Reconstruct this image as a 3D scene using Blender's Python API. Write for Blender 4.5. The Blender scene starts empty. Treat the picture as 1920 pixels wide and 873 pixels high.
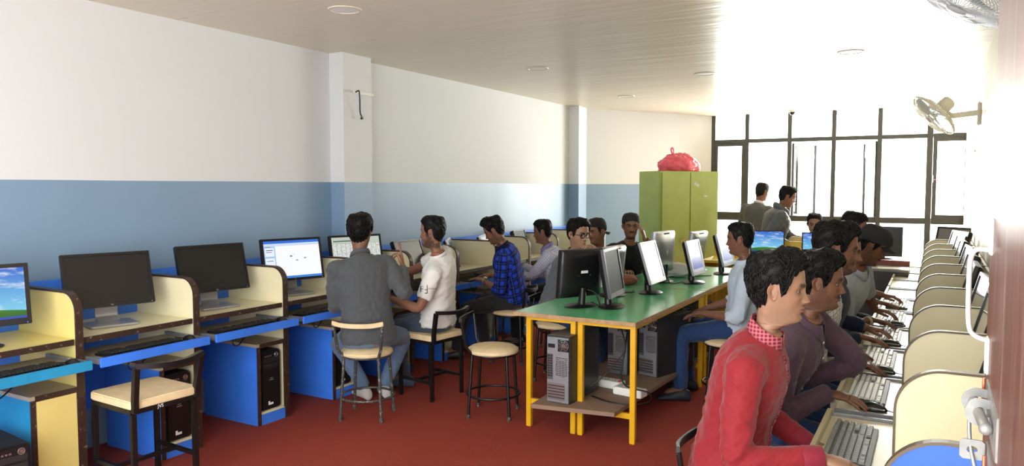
import bpy, bmesh, math, random
import numpy as np
from mathutils import Vector, Matrix

R = math.radians
PI = math.pi
random.seed(7)
SC = bpy.context.scene
COL = SC.collection

# ---------------------------------------------------------------- camera
cam_d = bpy.data.cameras.new('camera')
cam = bpy.data.objects.new('camera', cam_d)
COL.objects.link(cam)
cam_d.sensor_width = 36.0
cam_d.lens = 1400.0 / 1920.0 * 36.0
cam_d.clip_start = 0.02
_pitch = -math.atan2(86.5, 1400.0)
_yaw = math.atan(795.0 * math.cos(_pitch) / 1400.0)
fw = Vector((-math.sin(_yaw) * math.cos(_pitch), math.cos(_yaw) * math.cos(_pitch), math.sin(_pitch)))
rt = fw.cross(Vector((0, 0, 1))).normalized()
up = rt.cross(fw)
cam.matrix_world = Matrix(((rt.x, up.x, -fw.x, 0), (rt.y, up.y, -fw.y, 0), (rt.z, up.z, -fw.z, 1.6), (0, 0, 0, 1)))
SC.camera = cam

# ---------------------------------------------------------------- world, lamps, exposure
SC.view_settings.view_transform = 'Standard'
SC.view_settings.look = 'None'
SC.view_settings.gamma = 1.0
SC.view_settings.use_curve_mapping = False
SC.view_settings.exposure = 0.0
SC.cycles.max_bounces = 8
SC.cycles.diffuse_bounces = 5
SC.cycles.glossy_bounces = 4
SC.cycles.transmission_bounces = 6
SC.cycles.transparent_max_bounces = 12
SC.cycles.sample_clamp_indirect = 6.0
SC.cycles.caustics_reflective = False
SC.cycles.caustics_refractive = False

world = bpy.data.worlds.new('overcast_sky')
SC.world = world
world.use_nodes = True
bg = world.node_tree.nodes['Background']
bg.inputs[0].default_value = (1.0, 0.995, 0.97, 1)
bg.inputs[1].default_value = 6.5

def area_lamp(name, loc, target, sx, sy, power, color, spread=PI):
    ld = bpy.data.lights.new(name, 'AREA')
    ld.shape = 'RECTANGLE'; ld.size = sx; ld.size_y = sy; ld.energy = power; ld.color = color; ld.spread = spread
    o = bpy.data.objects.new(name, ld); COL.objects.link(o)
    o.location = loc
    o.rotation_euler = (Vector(target) - Vector(loc)).to_track_quat('-Z', 'Y').to_euler()
    return o
# daylight pushed in through the window wall (overcast sky outside)
area_lamp('window_daylight', (-1.4, 12.6, 1.75), (-1.6, 4.0, 0.7), 3.3, 1.9, 580, (1.0, 0.985, 0.94))
# the camera's flash, just above and to the right of the lens
fl = area_lamp('camera_flash', (0.045, 0.03, 1.665), (-1.6, 3.4, 1.3), 0.05, 0.03, 5, (1.0, 0.98, 0.96))
# added fill light from behind the camera, no visible source
area_lamp('rear_fill', (-2.0, -0.45, 1.7), (-3.6, 5.0, 1.1), 2.0, 1.8, 46, (0.78, 0.90, 1.0))

# ---------------------------------------------------------------- materials
MATS = {}
def srgb(c):
    def f(v):
        v /= 255.0
        return v / 12.92 if v <= 0.04045 else ((v + 0.055) / 1.055) ** 2.4
    return tuple(f(v) for v in c)
def nt(name):
    m = bpy.data.materials.new(name); m.use_nodes = True
    t = m.node_tree; b = t.nodes['Principled BSDF']
    return m, t, b
def _mixrgb(t, fac, a, b, mode='MIX'):
    n = t.nodes.new('ShaderNodeMix'); n.data_type = 'RGBA'; n.blend_type = mode
    for sock, v in ((n.inputs[0], fac), (n.inputs[6], a), (n.inputs[7], b)):
        if hasattr(v, 'is_linked') or isinstance(v, bpy.types.NodeSocket): t.links.new(v, sock)
        elif isinstance(v, (int, float)): sock.default_value = v
        else: sock.default_value = (*v, 1) if len(v) == 3 else v
    return n.outputs[2]
def _math(t, op, a, b=None, c=None):
    n = t.nodes.new('ShaderNodeMath'); n.operation = op
    for i, v in enumerate((a, b, c)):
        if v is None: continue
        if isinstance(v, bpy.types.NodeSocket): t.links.new(v, n.inputs[i])
        else: n.inputs[i].default_value = v
    return n.outputs[0]
def _coord(t, which='Object'):
    return t.nodes.new('ShaderNodeTexCoord').outputs[which]
def _noise(t, vec, scale, detail=3, rough=0.5, stretch=None):
    if stretch is not None:
        mp = t.nodes.new('ShaderNodeMapping'); mp.inputs['Scale'].default_value = stretch
        t.links.new(vec, mp.inputs[0]); vec = mp.outputs[0]
    n = t.nodes.new('ShaderNodeTexNoise'); n.inputs['Scale'].default_value = scale
    n.inputs['Detail'].default_value = detail; n.inputs['Roughness'].default_value = rough
    t.links.new(vec, n.inputs['Vector'])
    return n.outputs['Fac']
def _ramp(t, fac, stops):
    n = t.nodes.new('ShaderNodeValToRGB'); e = n.color_ramp.elements
    while len(e) < len(stops): e.new(0.5)
    for i, (p, c) in enumerate(stops):
        e[i].position = p; e[i].color = (*c, 1)
    t.links.new(fac, n.inputs[0])
    return n.outputs[0]
def _bump(t, b, h, strength, dist=0.01):
    n = t.nodes.new('ShaderNodeBump'); n.inputs['Strength'].default_value = strength
    n.inputs['Distance'].default_value = dist
    t.links.new(h, n.inputs['Height']); t.links.new(n.outputs[0], b.inputs['Normal'])
def mat(name, col, rough=0.5, metal=0.0, var=0.0, vscale=8.0, bump=0.0, bscale=60.0, stretch=None, spec=0.5, world_space=False):
    if name in MATS: return MATS[name]
    m, t, b = nt(name)
    c = srgb(col)
    b.inputs['Roughness'].default_value = rough; b.inputs['Metallic'].default_value = metal
    b.inputs['Specular IOR Level'].default_value = spec
    if var > 0 or bump > 0: co = _coord(t)
    if var > 0:
        f = _noise(t, co, vscale, 4, 0.6, stretch)
        d = tuple(max(0, v * (1 - var)) for v in c); l = tuple(min(1, v * (1 + var * 0.7)) for v in c)
        t.links.new(_ramp(t, f, [(0.3, d), (0.7, l)]), b.inputs['Base Color'])
    else: b.inputs['Base Color'].default_value = (*c, 1)
    if bump > 0: _bump(t, b, _noise(t, co, bscale, 3, 0.6, stretch), bump, 0.004)
    m.diffuse_color = (*c, 1)
    MATS[name] = m
    return m

def worn_mat(name, col, chip, amount=0.5, rough=0.5, scale=30):
    """paint with chipped, scratched wear of its own"""
    m, t, b = nt(name); co = _coord(t)
    n = _noise(t, co, scale, 5, 0.7)
    w = _ramp(t, n, [(amount, (0, 0, 0)), (amount + 0.06, (1, 1, 1))])
    big = _noise(t, co, 5, 2)
    base = _mixrgb(t, big, tuple(v * 0.8 for v in srgb(col)), tuple(min(1, v * 1.15) for v in srgb(col)))
    t.links.new(_mixrgb(t, w, base, srgb(chip)), b.inputs['Base Color'])
    b.inputs['Roughness'].default_value = rough
    MATS[name] = m
    return m

def wall_mat(name, lower, upper, z0):
    m, t, b = nt(name)
    g = t.nodes.new('ShaderNodeNewGeometry')
    s = t.nodes.new('ShaderNodeSeparateXYZ'); t.links.new(g.outputs['Position'], s.inputs[0])
    n = _noise(t, g.outputs['Position'], 1.1, 3)
    zz = _math(t, 'ADD', s.outputs[2], _math(t, 'MULTIPLY', n, 0.006))
    f = _math(t, 'GREATER_THAN', zz, z0)
    lo = _mixrgb(t, _noise(t, g.outputs['Position'], 2.2, 4), tuple(v * .94 for v in srgb(lower)), tuple(v * 1.05 for v in srgb(lower)))
    hi = _mixrgb(t, _noise(t, g.outputs['Position'], 1.7, 4), tuple(v * .95 for v in srgb(upper)), srgb(upper))
    t.links.new(_mixrgb(t, f, lo, hi), b.inputs['Base Color'])
    t.links.new(_math(t, 'MULTIPLY_ADD', f, 0.28, 0.42), b.inputs['Roughness'])
    _bump(t, b, _noise(t, g.outputs['Position'], 45, 3), 0.08, 0.004)
    MATS[name] = m
    return m
M_wall = wall_mat('painted_wall', (124, 152, 180), (216, 219, 221), 1.643)

def ceiling_mat():
    m, t, b = nt('ceiling_paint')
    g = t.nodes.new('ShaderNodeNewGeometry')
    n = _noise(t, g.outputs['Position'], 1.2, 4, 0.6, (0.35, 2.2, 1))
    n2 = _noise(t, g.outputs['Position'], 5.0, 4, 0.6, (0.25, 3.0, 1))
    c = _mixrgb(t, n, srgb((214, 206, 184)), srgb((226, 219, 200)))
    t.links.new(c, b.inputs['Base Color'])
    b.inputs['Roughness'].default_value = 0.30
    b.inputs['Specular IOR Level'].default_value = 0.28
    t.links.new(_math(t, 'MULTIPLY_ADD', n2, 0.20, 0.22), b.inputs['Roughness'])
    _bump(t, b, _math(t, 'ADD', n, _math(t, 'MULTIPLY', n2, 0.5)), 0.35, 0.03)
    return m
M_ceiling = ceiling_mat()

def carpet_mat():
    m, t, b = nt('red_carpet'); co = _coord(t)
    n = _noise(t, co, 2.2, 5, 0.65); f = _noise(t, co, 160, 3, 0.8); k = _noise(t, co, 14, 5, 0.75)
    base = _mixrgb(t, n, srgb((160, 68, 56)), srgb((178, 88, 72)))
    base = _mixrgb(t, _ramp(t, f, [(0.35, (0, 0, 0)), (0.7, (1, 1, 1))]), tuple(v for v in srgb((136, 54, 44))), base)
    dust = _ramp(t, k, [(0.60, (0, 0, 0)), (0.78, (1, 1, 1))])
    t.links.new(_mixrgb(t, _math(t, 'MULTIPLY', dust, 0.35), base, srgb((178, 104, 86))), b.inputs['Base Color'])
    b.inputs['Roughness'].default_value = 0.95
    b.inputs['Specular IOR Level'].default_value = 0.15
    _bump(t, b, f, 0.6, 0.006)
    return m
M_carpet = carpet_mat()

M_cream = mat('cream_laminate', (228, 219, 182), 0.34, var=0.05, vscale=3)
M_cream_r = mat('cream_laminate_pale', (208, 200, 168), 0.3, var=0.05, vscale=3)
M_yellowcream = mat('yellow_cream_laminate', (226, 208, 128), 0.4, var=0.06, vscale=3)
M_blue = mat('blue_laminate', (62, 126, 240), 0.36, var=0.10, vscale=5)
M_teal = mat('teal_laminate', (40, 142, 190), 0.38, var=0.12, vscale=5)
M_edge = worn_mat('worn_brown_edge', (58, 40, 32), (142, 128, 112), 0.60, 0.4, 38)
M_edge_r = mat('thin_dark_edge', (84, 72, 52), 0.4)
M_black = mat('black_plastic', (22, 22, 24), 0.35)
M_blackmatt = mat('matt_black_plastic', (30, 30, 31), 0.6, bump=0.1, bscale=200)
M_blackmetal = worn_mat('chipped_black_metal', (22, 21, 22), (120, 116, 110), 0.67, 0.35, 60)
M_greymetal = worn_mat('worn_grey_metal', (66, 66, 64), (150, 148, 142), 0.56, 0.38, 60)
M_silver = mat('silver_plastic', (176, 178, 182), 0.28, 0.5)
M_steel = mat('steel', (190, 190, 190), 0.28, 0.9)
M_galv = mat('galvanised_case', (150, 153, 158), 0.42, 0.55, var=0.12, vscale=20)
M_case = mat('dusty_case_side', (48, 48, 52), 0.42, 0.1, var=0.3, vscale=4)
M_casetop = mat('dusty_case_top', (98, 94, 90), 0.7, var=0.12, vscale=6)
M_key = mat('black_keys', (34, 34, 36), 0.5)
M_keyw = mat('white_keys', (214, 214, 208), 0.45)
M_keyg = mat('grey_keys', (120, 122, 120), 0.45)
M_seat = mat('cream_seat_fabric', (226, 204, 162), 0.8, var=0.12, vscale=14, bump=0.25, bscale=120)
M_green = mat('green_laminate', (92, 188, 130), 0.22, var=0.10, vscale=2.2)
M_woodedge = mat('bare_board_edge', (176, 140, 104), 0.7, var=0.25, vscale=25)
M_board = mat('dusty_brown_board', (138, 112, 94), 0.75, var=0.15, vscale=7)
M_plank = mat('pinkish_plank', (176, 124, 94), 0.7, var=0.18, vscale=9, stretch=(1, 8, 8))
M_yellow = worn_mat('yellow_painted_metal', (224, 172, 20), (120, 96, 40), 0.70, 0.36, 26)
M_olive = worn_mat('olive_green_enamel', (166, 184, 98), (190, 204, 136), 0.72, 0.34, 7)
M_white = mat('white_plastic', (232, 232, 228), 0.4)
M_offwhite = mat('cream_plastic', (214, 208, 186), 0.42)
M_dark = mat('dark_gap', (10, 10, 11), 0.8)
M_cable = mat('black_cable', (20, 20, 21), 0.45)
M_frame = mat('dark_window_frame', (62, 64, 58), 0.45, var=0.2, vscale=12)
M_red = mat('red_plastic', (190, 30, 34), 0.4)
M_gold = mat('brass', (200, 178, 120), 0.3, 0.8)

def glass_mat():
    m, t, b = nt('window_glass')
    tr = t.nodes.new('ShaderNodeBsdfTransparent'); gl = t.nodes.new('ShaderNodeBsdfGlossy'); gl.inputs['Roughness'].default_value = 0.03
    mx = t.nodes.new('ShaderNodeMixShader'); fr = t.nodes.new('ShaderNodeFresnel'); fr.inputs[0].default_value = 1.3
    tr.inputs[0].default_value = (0.97, 0.98, 0.97, 1)
    t.links.new(fr.outputs[0], mx.inputs[0]); t.links.new(tr.outputs[0], mx.inputs[1]); t.links.new(gl.outputs[0], mx.inputs[2])
    t.links.new(mx.outputs[0], t.nodes['Material Output'].inputs[0])
    return m
M_glass = glass_mat()

def panel_off():
    m, t, b = nt('switched_off_screen')
    b.inputs['Base Color'].default_value = (0.012, 0.012, 0.013, 1); b.inputs['Roughness'].default_value = 0.16
    b.inputs['Specular IOR Level'].default_value = 0.5
    return m
M_off = panel_off()
M_matt_off = mat('matt_dark_screen', (26, 27, 30), 0.5, spec=0.15)
def panel_gloss():
    m, t, b = nt('glossy_off_screen')
    b.inputs['Base Color'].default_value = (0.05, 0.055, 0.07, 1); b.inputs['Roughness'].default_value = 0.14
    b.inputs['Specular IOR Level'].default_value = 1.0; b.inputs['Coat Weight'].default_value = 1.0
    b.inputs['Coat Roughness'].default_value = 0.08; b.inputs['Coat IOR'].default_value = 2.0
    return m
M_gloss = panel_gloss()
def screen_mat(name, build, strength=1.0):
    m, t, b = nt(name)
    uv = t.nodes.new('ShaderNodeAttribute'); uv.attribute_name = 'scr'
    s = t.nodes.new('ShaderNodeSeparateXYZ'); t.links.new(uv.outputs['Vector'], s.inputs[0])
    c = build(t, uv.outputs['Vector'], s.outputs[0], s.outputs[1])
    b.inputs['Base Color'].default_value = (0.01, 0.01, 0.01, 1)
    b.inputs['Roughness'].default_value = 0.25
    t.links.new(c, b.inputs['Emission Color']); b.inputs['Emission Strength'].default_value = strength
    return m
def _box(t, u, v, u0, u1, v0, v1):
    a = _math(t, 'MULTIPLY', _math(t, 'GREATER_THAN', u, u0), _math(t, 'LESS_THAN', u, u1))
    b = _math(t, 'MULTIPLY', _math(t, 'GREATER_THAN', v, v0), _math(t, 'LESS_THAN', v, v1))
    return _math(t, 'MULTIPLY', a, b)
def hill(t, vec, u, v):
    sky = _ramp(t, v, [(0.2, srgb((120, 200, 235))), (1.0, srgb((30, 96, 205)))])
    cl = _ramp(t, _noise(t, vec, 3.2, 5, 0.6, (1, 2.2, 1)), [(0.5, (0, 0, 0)), (0.72, (1, 1, 1))])
    c = _mixrgb(t, cl, sky, srgb((225, 238, 248)))
    hz = _math(t, 'MULTIPLY_ADD', _math(t, 'SINE', _math(t, 'MULTIPLY', u, 3.6)), 0.05, 0.17)
    g = _mixrgb(t, v, srgb((20, 90, 16)), srgb((96, 200, 60)))
    c = _mixrgb(t, _math(t, 'LESS_THAN', v, hz), c, g)
    return _mixrgb(t, _box(t, u, v, 0, 1, 0, 0.045), c, srgb((28, 70, 180)))
M_hill = screen_mat('hill_wallpaper_screen', hill, 1.0)
def editor(t, vec, u, v):
    c = _mixrgb(t, 0.0, srgb((248, 250, 255)), (0, 0, 0))
    for (a, b_, c0, d, col) in ((0, 1, .93, 1, (40, 110, 215)), (0, 1, .86, .93, (205, 220, 240)), (0, .2, .06, .86, (168, 200, 240)), (.02, .18, .60, .82, (235, 242, 252)), (.02, .18, .35, .55, (235, 242, 252)), (0, 1, 0, .06, (60, 130, 220)),
                            (.45, .49, .56, .6, (120, 120, 130)), (.52, .53, .62, .64, (130, 130, 140)), (.55, .59, .45, .48, (150, 150, 160)), (.70, .74, .50, .53, (140, 140, 150)), (.02, .12, .84, .855, (90, 120, 170)), (.04, .16, .75, .77, (60, 90, 160)), (.04, .14, .70, .715, (60, 90, 160)), (.04, .15, .47, .485, (60, 90, 160))):
        c = _mixrgb(t, _box(t, u, v, a, b_, c0, d), c, srgb(col))
    return c
M_editor = screen_mat('white_editor_screen', editor, 1.0)
def sheet(t, vec, u, v):
    gx = _math(t, 'LESS_THAN', _math(t, 'FRACT', _math(t, 'MULTIPLY', u, 11)), 0.12)
    gy = _math(t, 'LESS_THAN', _math(t, 'FRACT', _math(t, 'MULTIPLY', v, 24)), 0.2)
    ink = _math(t, 'GREATER_THAN', _noise(t, vec, 26, 2), 0.56)
    g = _math(t, 'MAXIMUM', _math(t, 'MAXIMUM', gx, gy), _math(t, 'MULTIPLY', ink, 0.8))
    c = _mixrgb(t, g, srgb((238, 240, 236)), srgb((176, 180, 176)))
    c = _mixrgb(t, _box(t, u, v, 0, 1, .80, 1), c, srgb((196, 206, 196)))
    return _mixrgb(t, _box(t, u, v, .04, .8, .86, .90), c, srgb((96, 110, 96)))
M_sheet = screen_mat('spreadsheet_screen', sheet, 0.9)
def reflect_blue(t, vec, u, v):  # pale window reflection painted as glow, blue block in the lower half
    c = _mixrgb(t, 0.0, srgb((214, 220, 232)), (0, 0, 0))
    ink = _math(t, 'GREATER_THAN', _noise(t, vec, 30, 2, 0.5, (1, 3, 1)), 0.55)
    blue = _math(t, 'MULTIPLY', _box(t, u, v, .06, .94, .08, .48), ink)
    c = _mixrgb(t, _box(t, u, v, .06, .94, .08, .48), c, srgb((70, 88, 190)))
    return _mixrgb(t, blue, c, srgb((150, 165, 225)))
M_reflect_blue = screen_mat('painted_reflection_blue_screen', reflect_blue, 0.55)

# ---------------------------------------------------------------- mesh helpers
def link(name, me, m, parent=None, loc=None):
    o = bpy.data.objects.new(name, me); COL.objects.link(o)
    if m is not None:
        for mm in (m if isinstance(m, (list, tuple)) else (m,)): me.materials.append(mm)
    if parent is not None: o.parent = parent
    if loc is not None: o.location = loc
    return o
def obj(name, bm, m, parent=None, smooth=False, bevel=0.0, loc=None):
    if bevel > 0:
        bmesh.ops.bevel(bm, geom=[e for e in bm.edges], offset=bevel, segments=2, affect='EDGES', clamp_overlap=True)
    bmesh.ops.recalc_face_normals(bm, faces=bm.faces)
    me = bpy.data.meshes.new(name); bm.to_mesh(me); bm.free()
    if smooth:
        me.polygons.foreach_set('use_smooth', [True] * len(me.polygons))
        if smooth == 'auto':
            me.set_sharp_from_angle(angle=R(38))
    return link(name, me, m, parent, loc)
def thing(name, label, cat, loc=(0, 0, 0), rz=0.0, group=None):
    o = bpy.data.objects.new(name, None); COL.objects.link(o)
    o.empty_display_size = 0.1
    o.location = loc; o.rotation_euler = (0, 0, rz)
    o['label'] = label; o['category'] = cat
    if group: o['group'] = group
    return o
def tag(o, label=None, cat=None, group=None, kind=None):
    if label: o['label'] = label
    if cat: o['category'] = cat
    if group: o['group'] = group
    if kind: o['kind'] = kind
    return o
KIDS = {}
def dup(root, loc=None, rz=None, label=None, group=None):
    def cp(o, parent):
        c = o.copy(); COL.objects.link(c)
        if parent is not None:
            c.parent = parent
        for ch in o.children: cp(ch, c)
        return c
    r = cp(root, None)
    if loc is not None: r.location = loc
    if rz is not None: r.rotation_euler = (0, 0, rz)
    if label: r['label'] = label
    if group: r['group'] = group
    return r
def new(): return bmesh.new()
def box(bm, c, s, rot=None):
    r = bmesh.ops.create_cube(bm, size=1.0)
    M = Matrix.Translation(c)
    if rot is not None: M = M @ rot.to_4x4()
    M = M @ Matrix.Diagonal((s[0], s[1], s[2], 1))
    bmesh.ops.transform(bm, matrix=M, verts=r['verts'])
    return r['verts']
def box2(bm, a, b):
    return box(bm, [(a[i] + b[i]) / 2 for i in range(3)], [abs(b[i] - a[i]) for i in range(3)])
def cyl(bm, a, b, r, seg=14, r2=None):
    a = Vector(a); b = Vector(b); d = b - a
    q = d.to_track_quat('Z', 'Y').to_matrix().to_4x4()
    res = bmesh.ops.create_cone(bm, cap_ends=True, segments=seg, radius1=r, radius2=r if r2 is None else r2, depth=d.length,
                                matrix=Matrix.Translation((a + b) / 2) @ q)
    return res['verts']
def frames(pts, closed=False):
    pts = [Vector(p) for p in pts]; n = len(pts)
    T = []
    for i in range(n):
        if closed: d = pts[(i + 1) % n] - pts[i - 1]
        else: d = pts[min(i + 1, n - 1)] - pts[max(i - 1, 0)]
        T.append(d.normalized() if d.length > 1e-9 else Vector((0, 0, 1)))
    u = T[0].orthogonal().normalized(); out = []
    for t in T:
        u = (u - t * u.dot(t))
        u = u.normalized() if u.length > 1e-6 else t.orthogonal().normalized()
        out.append((u.copy(), t.cross(u)))
    return pts, out
def tube(bm, pts, r, seg=8, closed=False, caps=True):
    pts, fr = frames(pts, closed); rings = []
    for i, p in enumerate(pts):
        rr = r[i] if isinstance(r, (list, tuple)) else r
        u, w = fr[i]
        rings.append([bm.verts.new(p + (u * math.cos(2 * PI * k / seg) + w * math.sin(2 * PI * k / seg)) * rr) for k in range(seg)])
    n = len(rings)
    for i in range(n if closed else n - 1):
        A = rings[i]; B = rings[(i + 1) % n]
        for k in range(seg):
            bm.faces.new((A[k], A[(k + 1) % seg], B[(k + 1) % seg], B[k]))
    if caps and not closed:
        bm.faces.new(rings[0][::-1]); bm.faces.new(rings[-1])
def bar(bm, pts, w, h, upv=(0, 0, 1)):
    """rectangular section swept along points"""
    pts = [Vector(p) for p in pts]; n = len(pts); rings = []; upv = Vector(upv)
    for i, p in enumerate(pts):
        t = (pts[min(i + 1, n - 1)] - pts[max(i - 1, 0)]).normalized()
        s = t.cross(upv); s = s.normalized() if s.length > 1e-6 else t.orthogonal().normalized()
        v = s.cross(t).normalized()
        rings.append([bm.verts.new(p + s * a * w / 2 + v * b * h / 2) for a, b in ((-1, -1), (1, -1), (1, 1), (-1, 1))])
    for A, B in zip(rings[:-1], rings[1:]):
        for k in range(4): bm.faces.new((A[k], A[(k + 1) % 4], B[(k + 1) % 4], B[k]))
    bm.faces.new(rings[0][::-1]); bm.faces.new(rings[-1])
def prism(bm, outline, axis, a, b):
    """outline of 2-D points extruded along an axis (0,1,2) from a to b"""
    def P(p, v):
        q = [0, 0, 0]; o = [i for i in range(3) if i != axis]
        q[o[0]], q[o[1]] = p; q[axis] = v
        return q
    A = [bm.verts.new(P(p, a)) for p in outline]; B = [bm.verts.new(P(p, b)) for p in outline]
    bm.faces.new(A); bm.faces.new(B[::-1])
    n = len(A)
    for i in range(n): bm.faces.new((A[i], B[i], B[(i + 1) % n], A[(i + 1) % n]))
def lathe(bm, prof, seg=24, M=None):
    rings = []
    vs = []
    for r, z in prof:
        if r < 1e-5: ring = [bm.verts.new((0, 0, z))]
        else: ring = [bm.verts.new((r * math.cos(2 * PI * k / seg), r * math.sin(2 * PI * k / seg), z)) for k in range(seg)]
        rings.append(ring); vs += ring
    for A, B in zip(rings[:-1], rings[1:]):
        for k in range(seg):
            k2 = (k + 1) % seg
            if len(A) == 1 and len(B) == 1: break
            if len(A) == 1: bm.faces.new((A[0], B[k], B[k2]))
            elif len(B) == 1: bm.faces.new((A[k], A[k2], B[0]))
            else: bm.faces.new((A[k], A[k2], B[k2], B[k]))
    if M is not None: bmesh.ops.transform(bm, matrix=M, verts=vs)
    return vs
def text_mesh(body, size, extrude=0.0004):
    cu = bpy.data.curves.new('t', 'FONT'); cu.body = body; cu.size = size; cu.extrude = extrude
    cu.align_x = 'CENTER'; cu.align_y = 'CENTER'; cu.resolution_u = 2
    o = bpy.data.objects.new('t', cu); COL.objects.link(o)
    dg = bpy.context.evaluated_depsgraph_get()
    me = bpy.data.meshes.new_from_object(o.evaluated_get(dg))
    bpy.data.objects.remove(o); bpy.data.curves.remove(cu)
    return me
def text_obj(name, body, size, m, parent, M, label=None):
    me = text_mesh(body, size); me.transform(M)
    o = link(name, me, m, parent)
    if label: o['label'] = label
    return o
def curve_pts(ctrl, n=12):
    """smooth curve through control points (Catmull-Rom)"""
    P = [Vector(c) for c in ctrl]; P = [P[0] * 2 - P[1]] + P + [P[-1] * 2 - P[-2]]
    out = []
    for i in range(1, len(P) - 2):
        for k in range(n):
            t = k / n
            a, b, c, d = P[i - 1], P[i], P[i + 1], P[i + 2]
            out.append(0.5 * ((2 * b) + (c - a) * t + (2 * a - 5 * b + 4 * c - d) * t * t + (3 * b - a - 3 * c + d) * t ** 3))
    out.append(P[-2]); return out
# ================================================================ the room
def slab(name, a, b, m, bevel=0.0):
    bm = new(); box2(bm, a, b); o = obj(name, bm, m, bevel=bevel); o['kind'] = 'structure'; return o
slab('floor', (-4.7, -0.6, -0.1), (0.55, 12.3, 0.0), M_carpet)
slab('ceiling', (-4.7, -0.6, 2.72), (0.55, 12.3, 2.82), M_ceiling)
slab('wall_left', (-4.7, -0.6, 0.0), (-4.48, 9.98, 2.72), M_wall)
slab('wall_column', (-4.49, 4.78, 0.0), (-4.33, 5.14, 2.72), M_wall)
bm = new(); prism(bm, [(-4.49, 9.52), (-4.49, 9.9), (-4.38, 9.9), (-4.33, 9.52)], 2, 0.0, 2.72)
o = obj('wall_pillar', bm, M_wall); o['kind'] = 'structure'
bm = new(); prism(bm, [(-4.49, 9.9), (-4.40, 9.86), (-3.12, 11.98), (-3.12, 12.2), (-3.3, 12.2), (-4.7, 10.1)], 2, 0.0, 2.72)
o = obj('wall_corner', bm, M_wall); o['kind'] = 'structure'
slab('wall_right', (0.34, 0.9, 0.0), (0.55, 12.3, 2.72), mat('cream_wall', (232, 226, 204), 0.55, var=0.03, vscale=2, bump=0.08, bscale=50))
slab('wall_front', (-4.7, -0.62, 0.0), (-3.2, -0.5, 2.72), M_wall)  # unseen stretch of wall, added to hold back sky light from behind

# window wall at y = 12
WY = 12.0
bars = [-3.10, -2.58, -1.95, -1.33, -0.72, -0.09, 0.368]
win = thing('window_1', 'wall of windows', 'window', (0, WY, 0))
del win['label']; del win['category']; win['kind'] = 'structure'
for i, x in enumerate(bars):
    bm = new(); w = 0.06 if i not in (5,) else 0.075
    box2(bm, (x - w / 2, -0.04, 0.0), (x + w / 2, 0.04, 2.72)); obj('mullion', bm, M_frame, win, bevel=0.004)
for (a, b) in zip(bars[:-1], bars[1:]):
    for z, h in ((2.31, 0.06), (1.12, 0.085), (0.03, 0.06)):
        bm = new(); box2(bm, (a + .031 + .007 * (a == -0.09), -0.035, z - h / 2), (b - .031 - .007 * (b == -0.09), 0.035, z + h / 2)); obj('rail', bm, M_frame, win, bevel=0.003)
    for z0, z1 in ((0.06, 1.08), (1.16, 2.28), (2.34, 2.68)):
        if (a, z0) in ((bars[2], 1.16), (bars[3], 1.16)): continue
        bm = new(); box2(bm, (a + .025, -0.004, z0), (b - .025, 0.004, z1)); obj('pane', bm, M_glass, win)
# inner casement frames: leftmost and rightmost sashes closed, the two middle ones swung open
def sash(x0, y0, ang, w, z0, z1, fw_, m=M_frame):
    o = bpy.data.objects.new('sash', None); COL.objects.link(o); o.parent = win
    o.location = (x0, y0, 0); o.rotation_euler = (0, 0, ang)
    for a, b in (((0, -0.02, z0), (fw_, 0.02, z1)), ((w - fw_, -0.02, z0), (w, 0.02, z1)), ((fw_, -0.02, z0), (w - fw_, 0.02, z0 + fw_)), ((fw_, -0.02, z1 - fw_), (w - fw_, 0.02, z1))):
        bm = new(); box2(bm, a, b); obj('sash_bar', bm, m, o, bevel=0.002)
    bm = new(); box2(bm, (fw_, -0.003, z0 + fw_), (w - fw_, 0.003, z1 - fw_)); obj('pane', bm, M_glass, o)
sash(-3.07, -0.02, 0, 0.46, 1.16, 2.28, 0.045)
sash(-0.048, -0.02, 0, 0.43, 1.16, 2.28, 0.05)
sash(-1.91, 0.05, R(62), 0.56, 1.16, 2.26, 0.02)
sash(-0.76, 0.05, R(111), 0.56, 1.16, 2.26, 0.02)
bm = new(); box2(bm, (-0.05, -0.07, 1.66), (-0.035, -0.03, 1.76)); cyl(bm, (-0.042, -0.07, 1.70), (0.03, -0.09, 1.69), 0.007, 8)
obj('latch', bm, M_steel, win)

# recessed ceiling discs
CL = [(-3.29, 3.66), (-3.32, 6.35), (-3.37, 8.81), (-2.03, 7.46), (-0.65, 6.86)]
lab = ['round white ceiling light nearest the camera above the left desks', 'round white ceiling light in line with the tall wall pillar',
       'small round ceiling light above the far left desks', 'round ceiling light over the far end of the green tables', 'round ceiling light lost in the bright glare near the wall fan']
cl0 = thing('ceiling_light', lab[0], 'ceiling light', (CL[0][0], CL[0][1], 2.72), 0, 'recessed ceiling lights')
bm = new(); lathe(bm, [(0.0, -0.004), (0.085, -0.004), (0.088, 0.0)], 28); obj('diffuser', bm, M_white, cl0, smooth='auto')
bm = new(); lathe(bm, [(0.086, -0.001), (0.088, -0.008), (0.104, -0.006), (0.108, 0.001), (0.086, 0.001)], 28); obj('trim_ring', bm, M_offwhite, cl0, smooth='auto')
for (x, y), l in zip(CL[1:], lab[1:]): dup(cl0, (x, y, 2.72), 0, l, 'recessed ceiling lights')

# smoke detector / dome camera by the windows
t = thing('security_camera', 'small dome camera on the ceiling just before the windows', 'camera', (-1.86, 11.6, 2.72))
bm = new(); lathe(bm, [(0.0, -0.03), (0.05, -0.03), (0.06, 0.0)], 20); obj('base', bm, M_white, t, smooth='auto')
bm = new(); lathe(bm, [(0, -0.075), (0.025, -0.068), (0.038, -0.05), (0.04, -0.03)], 20); obj('dome', bm, M_black, t, smooth=True)

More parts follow.
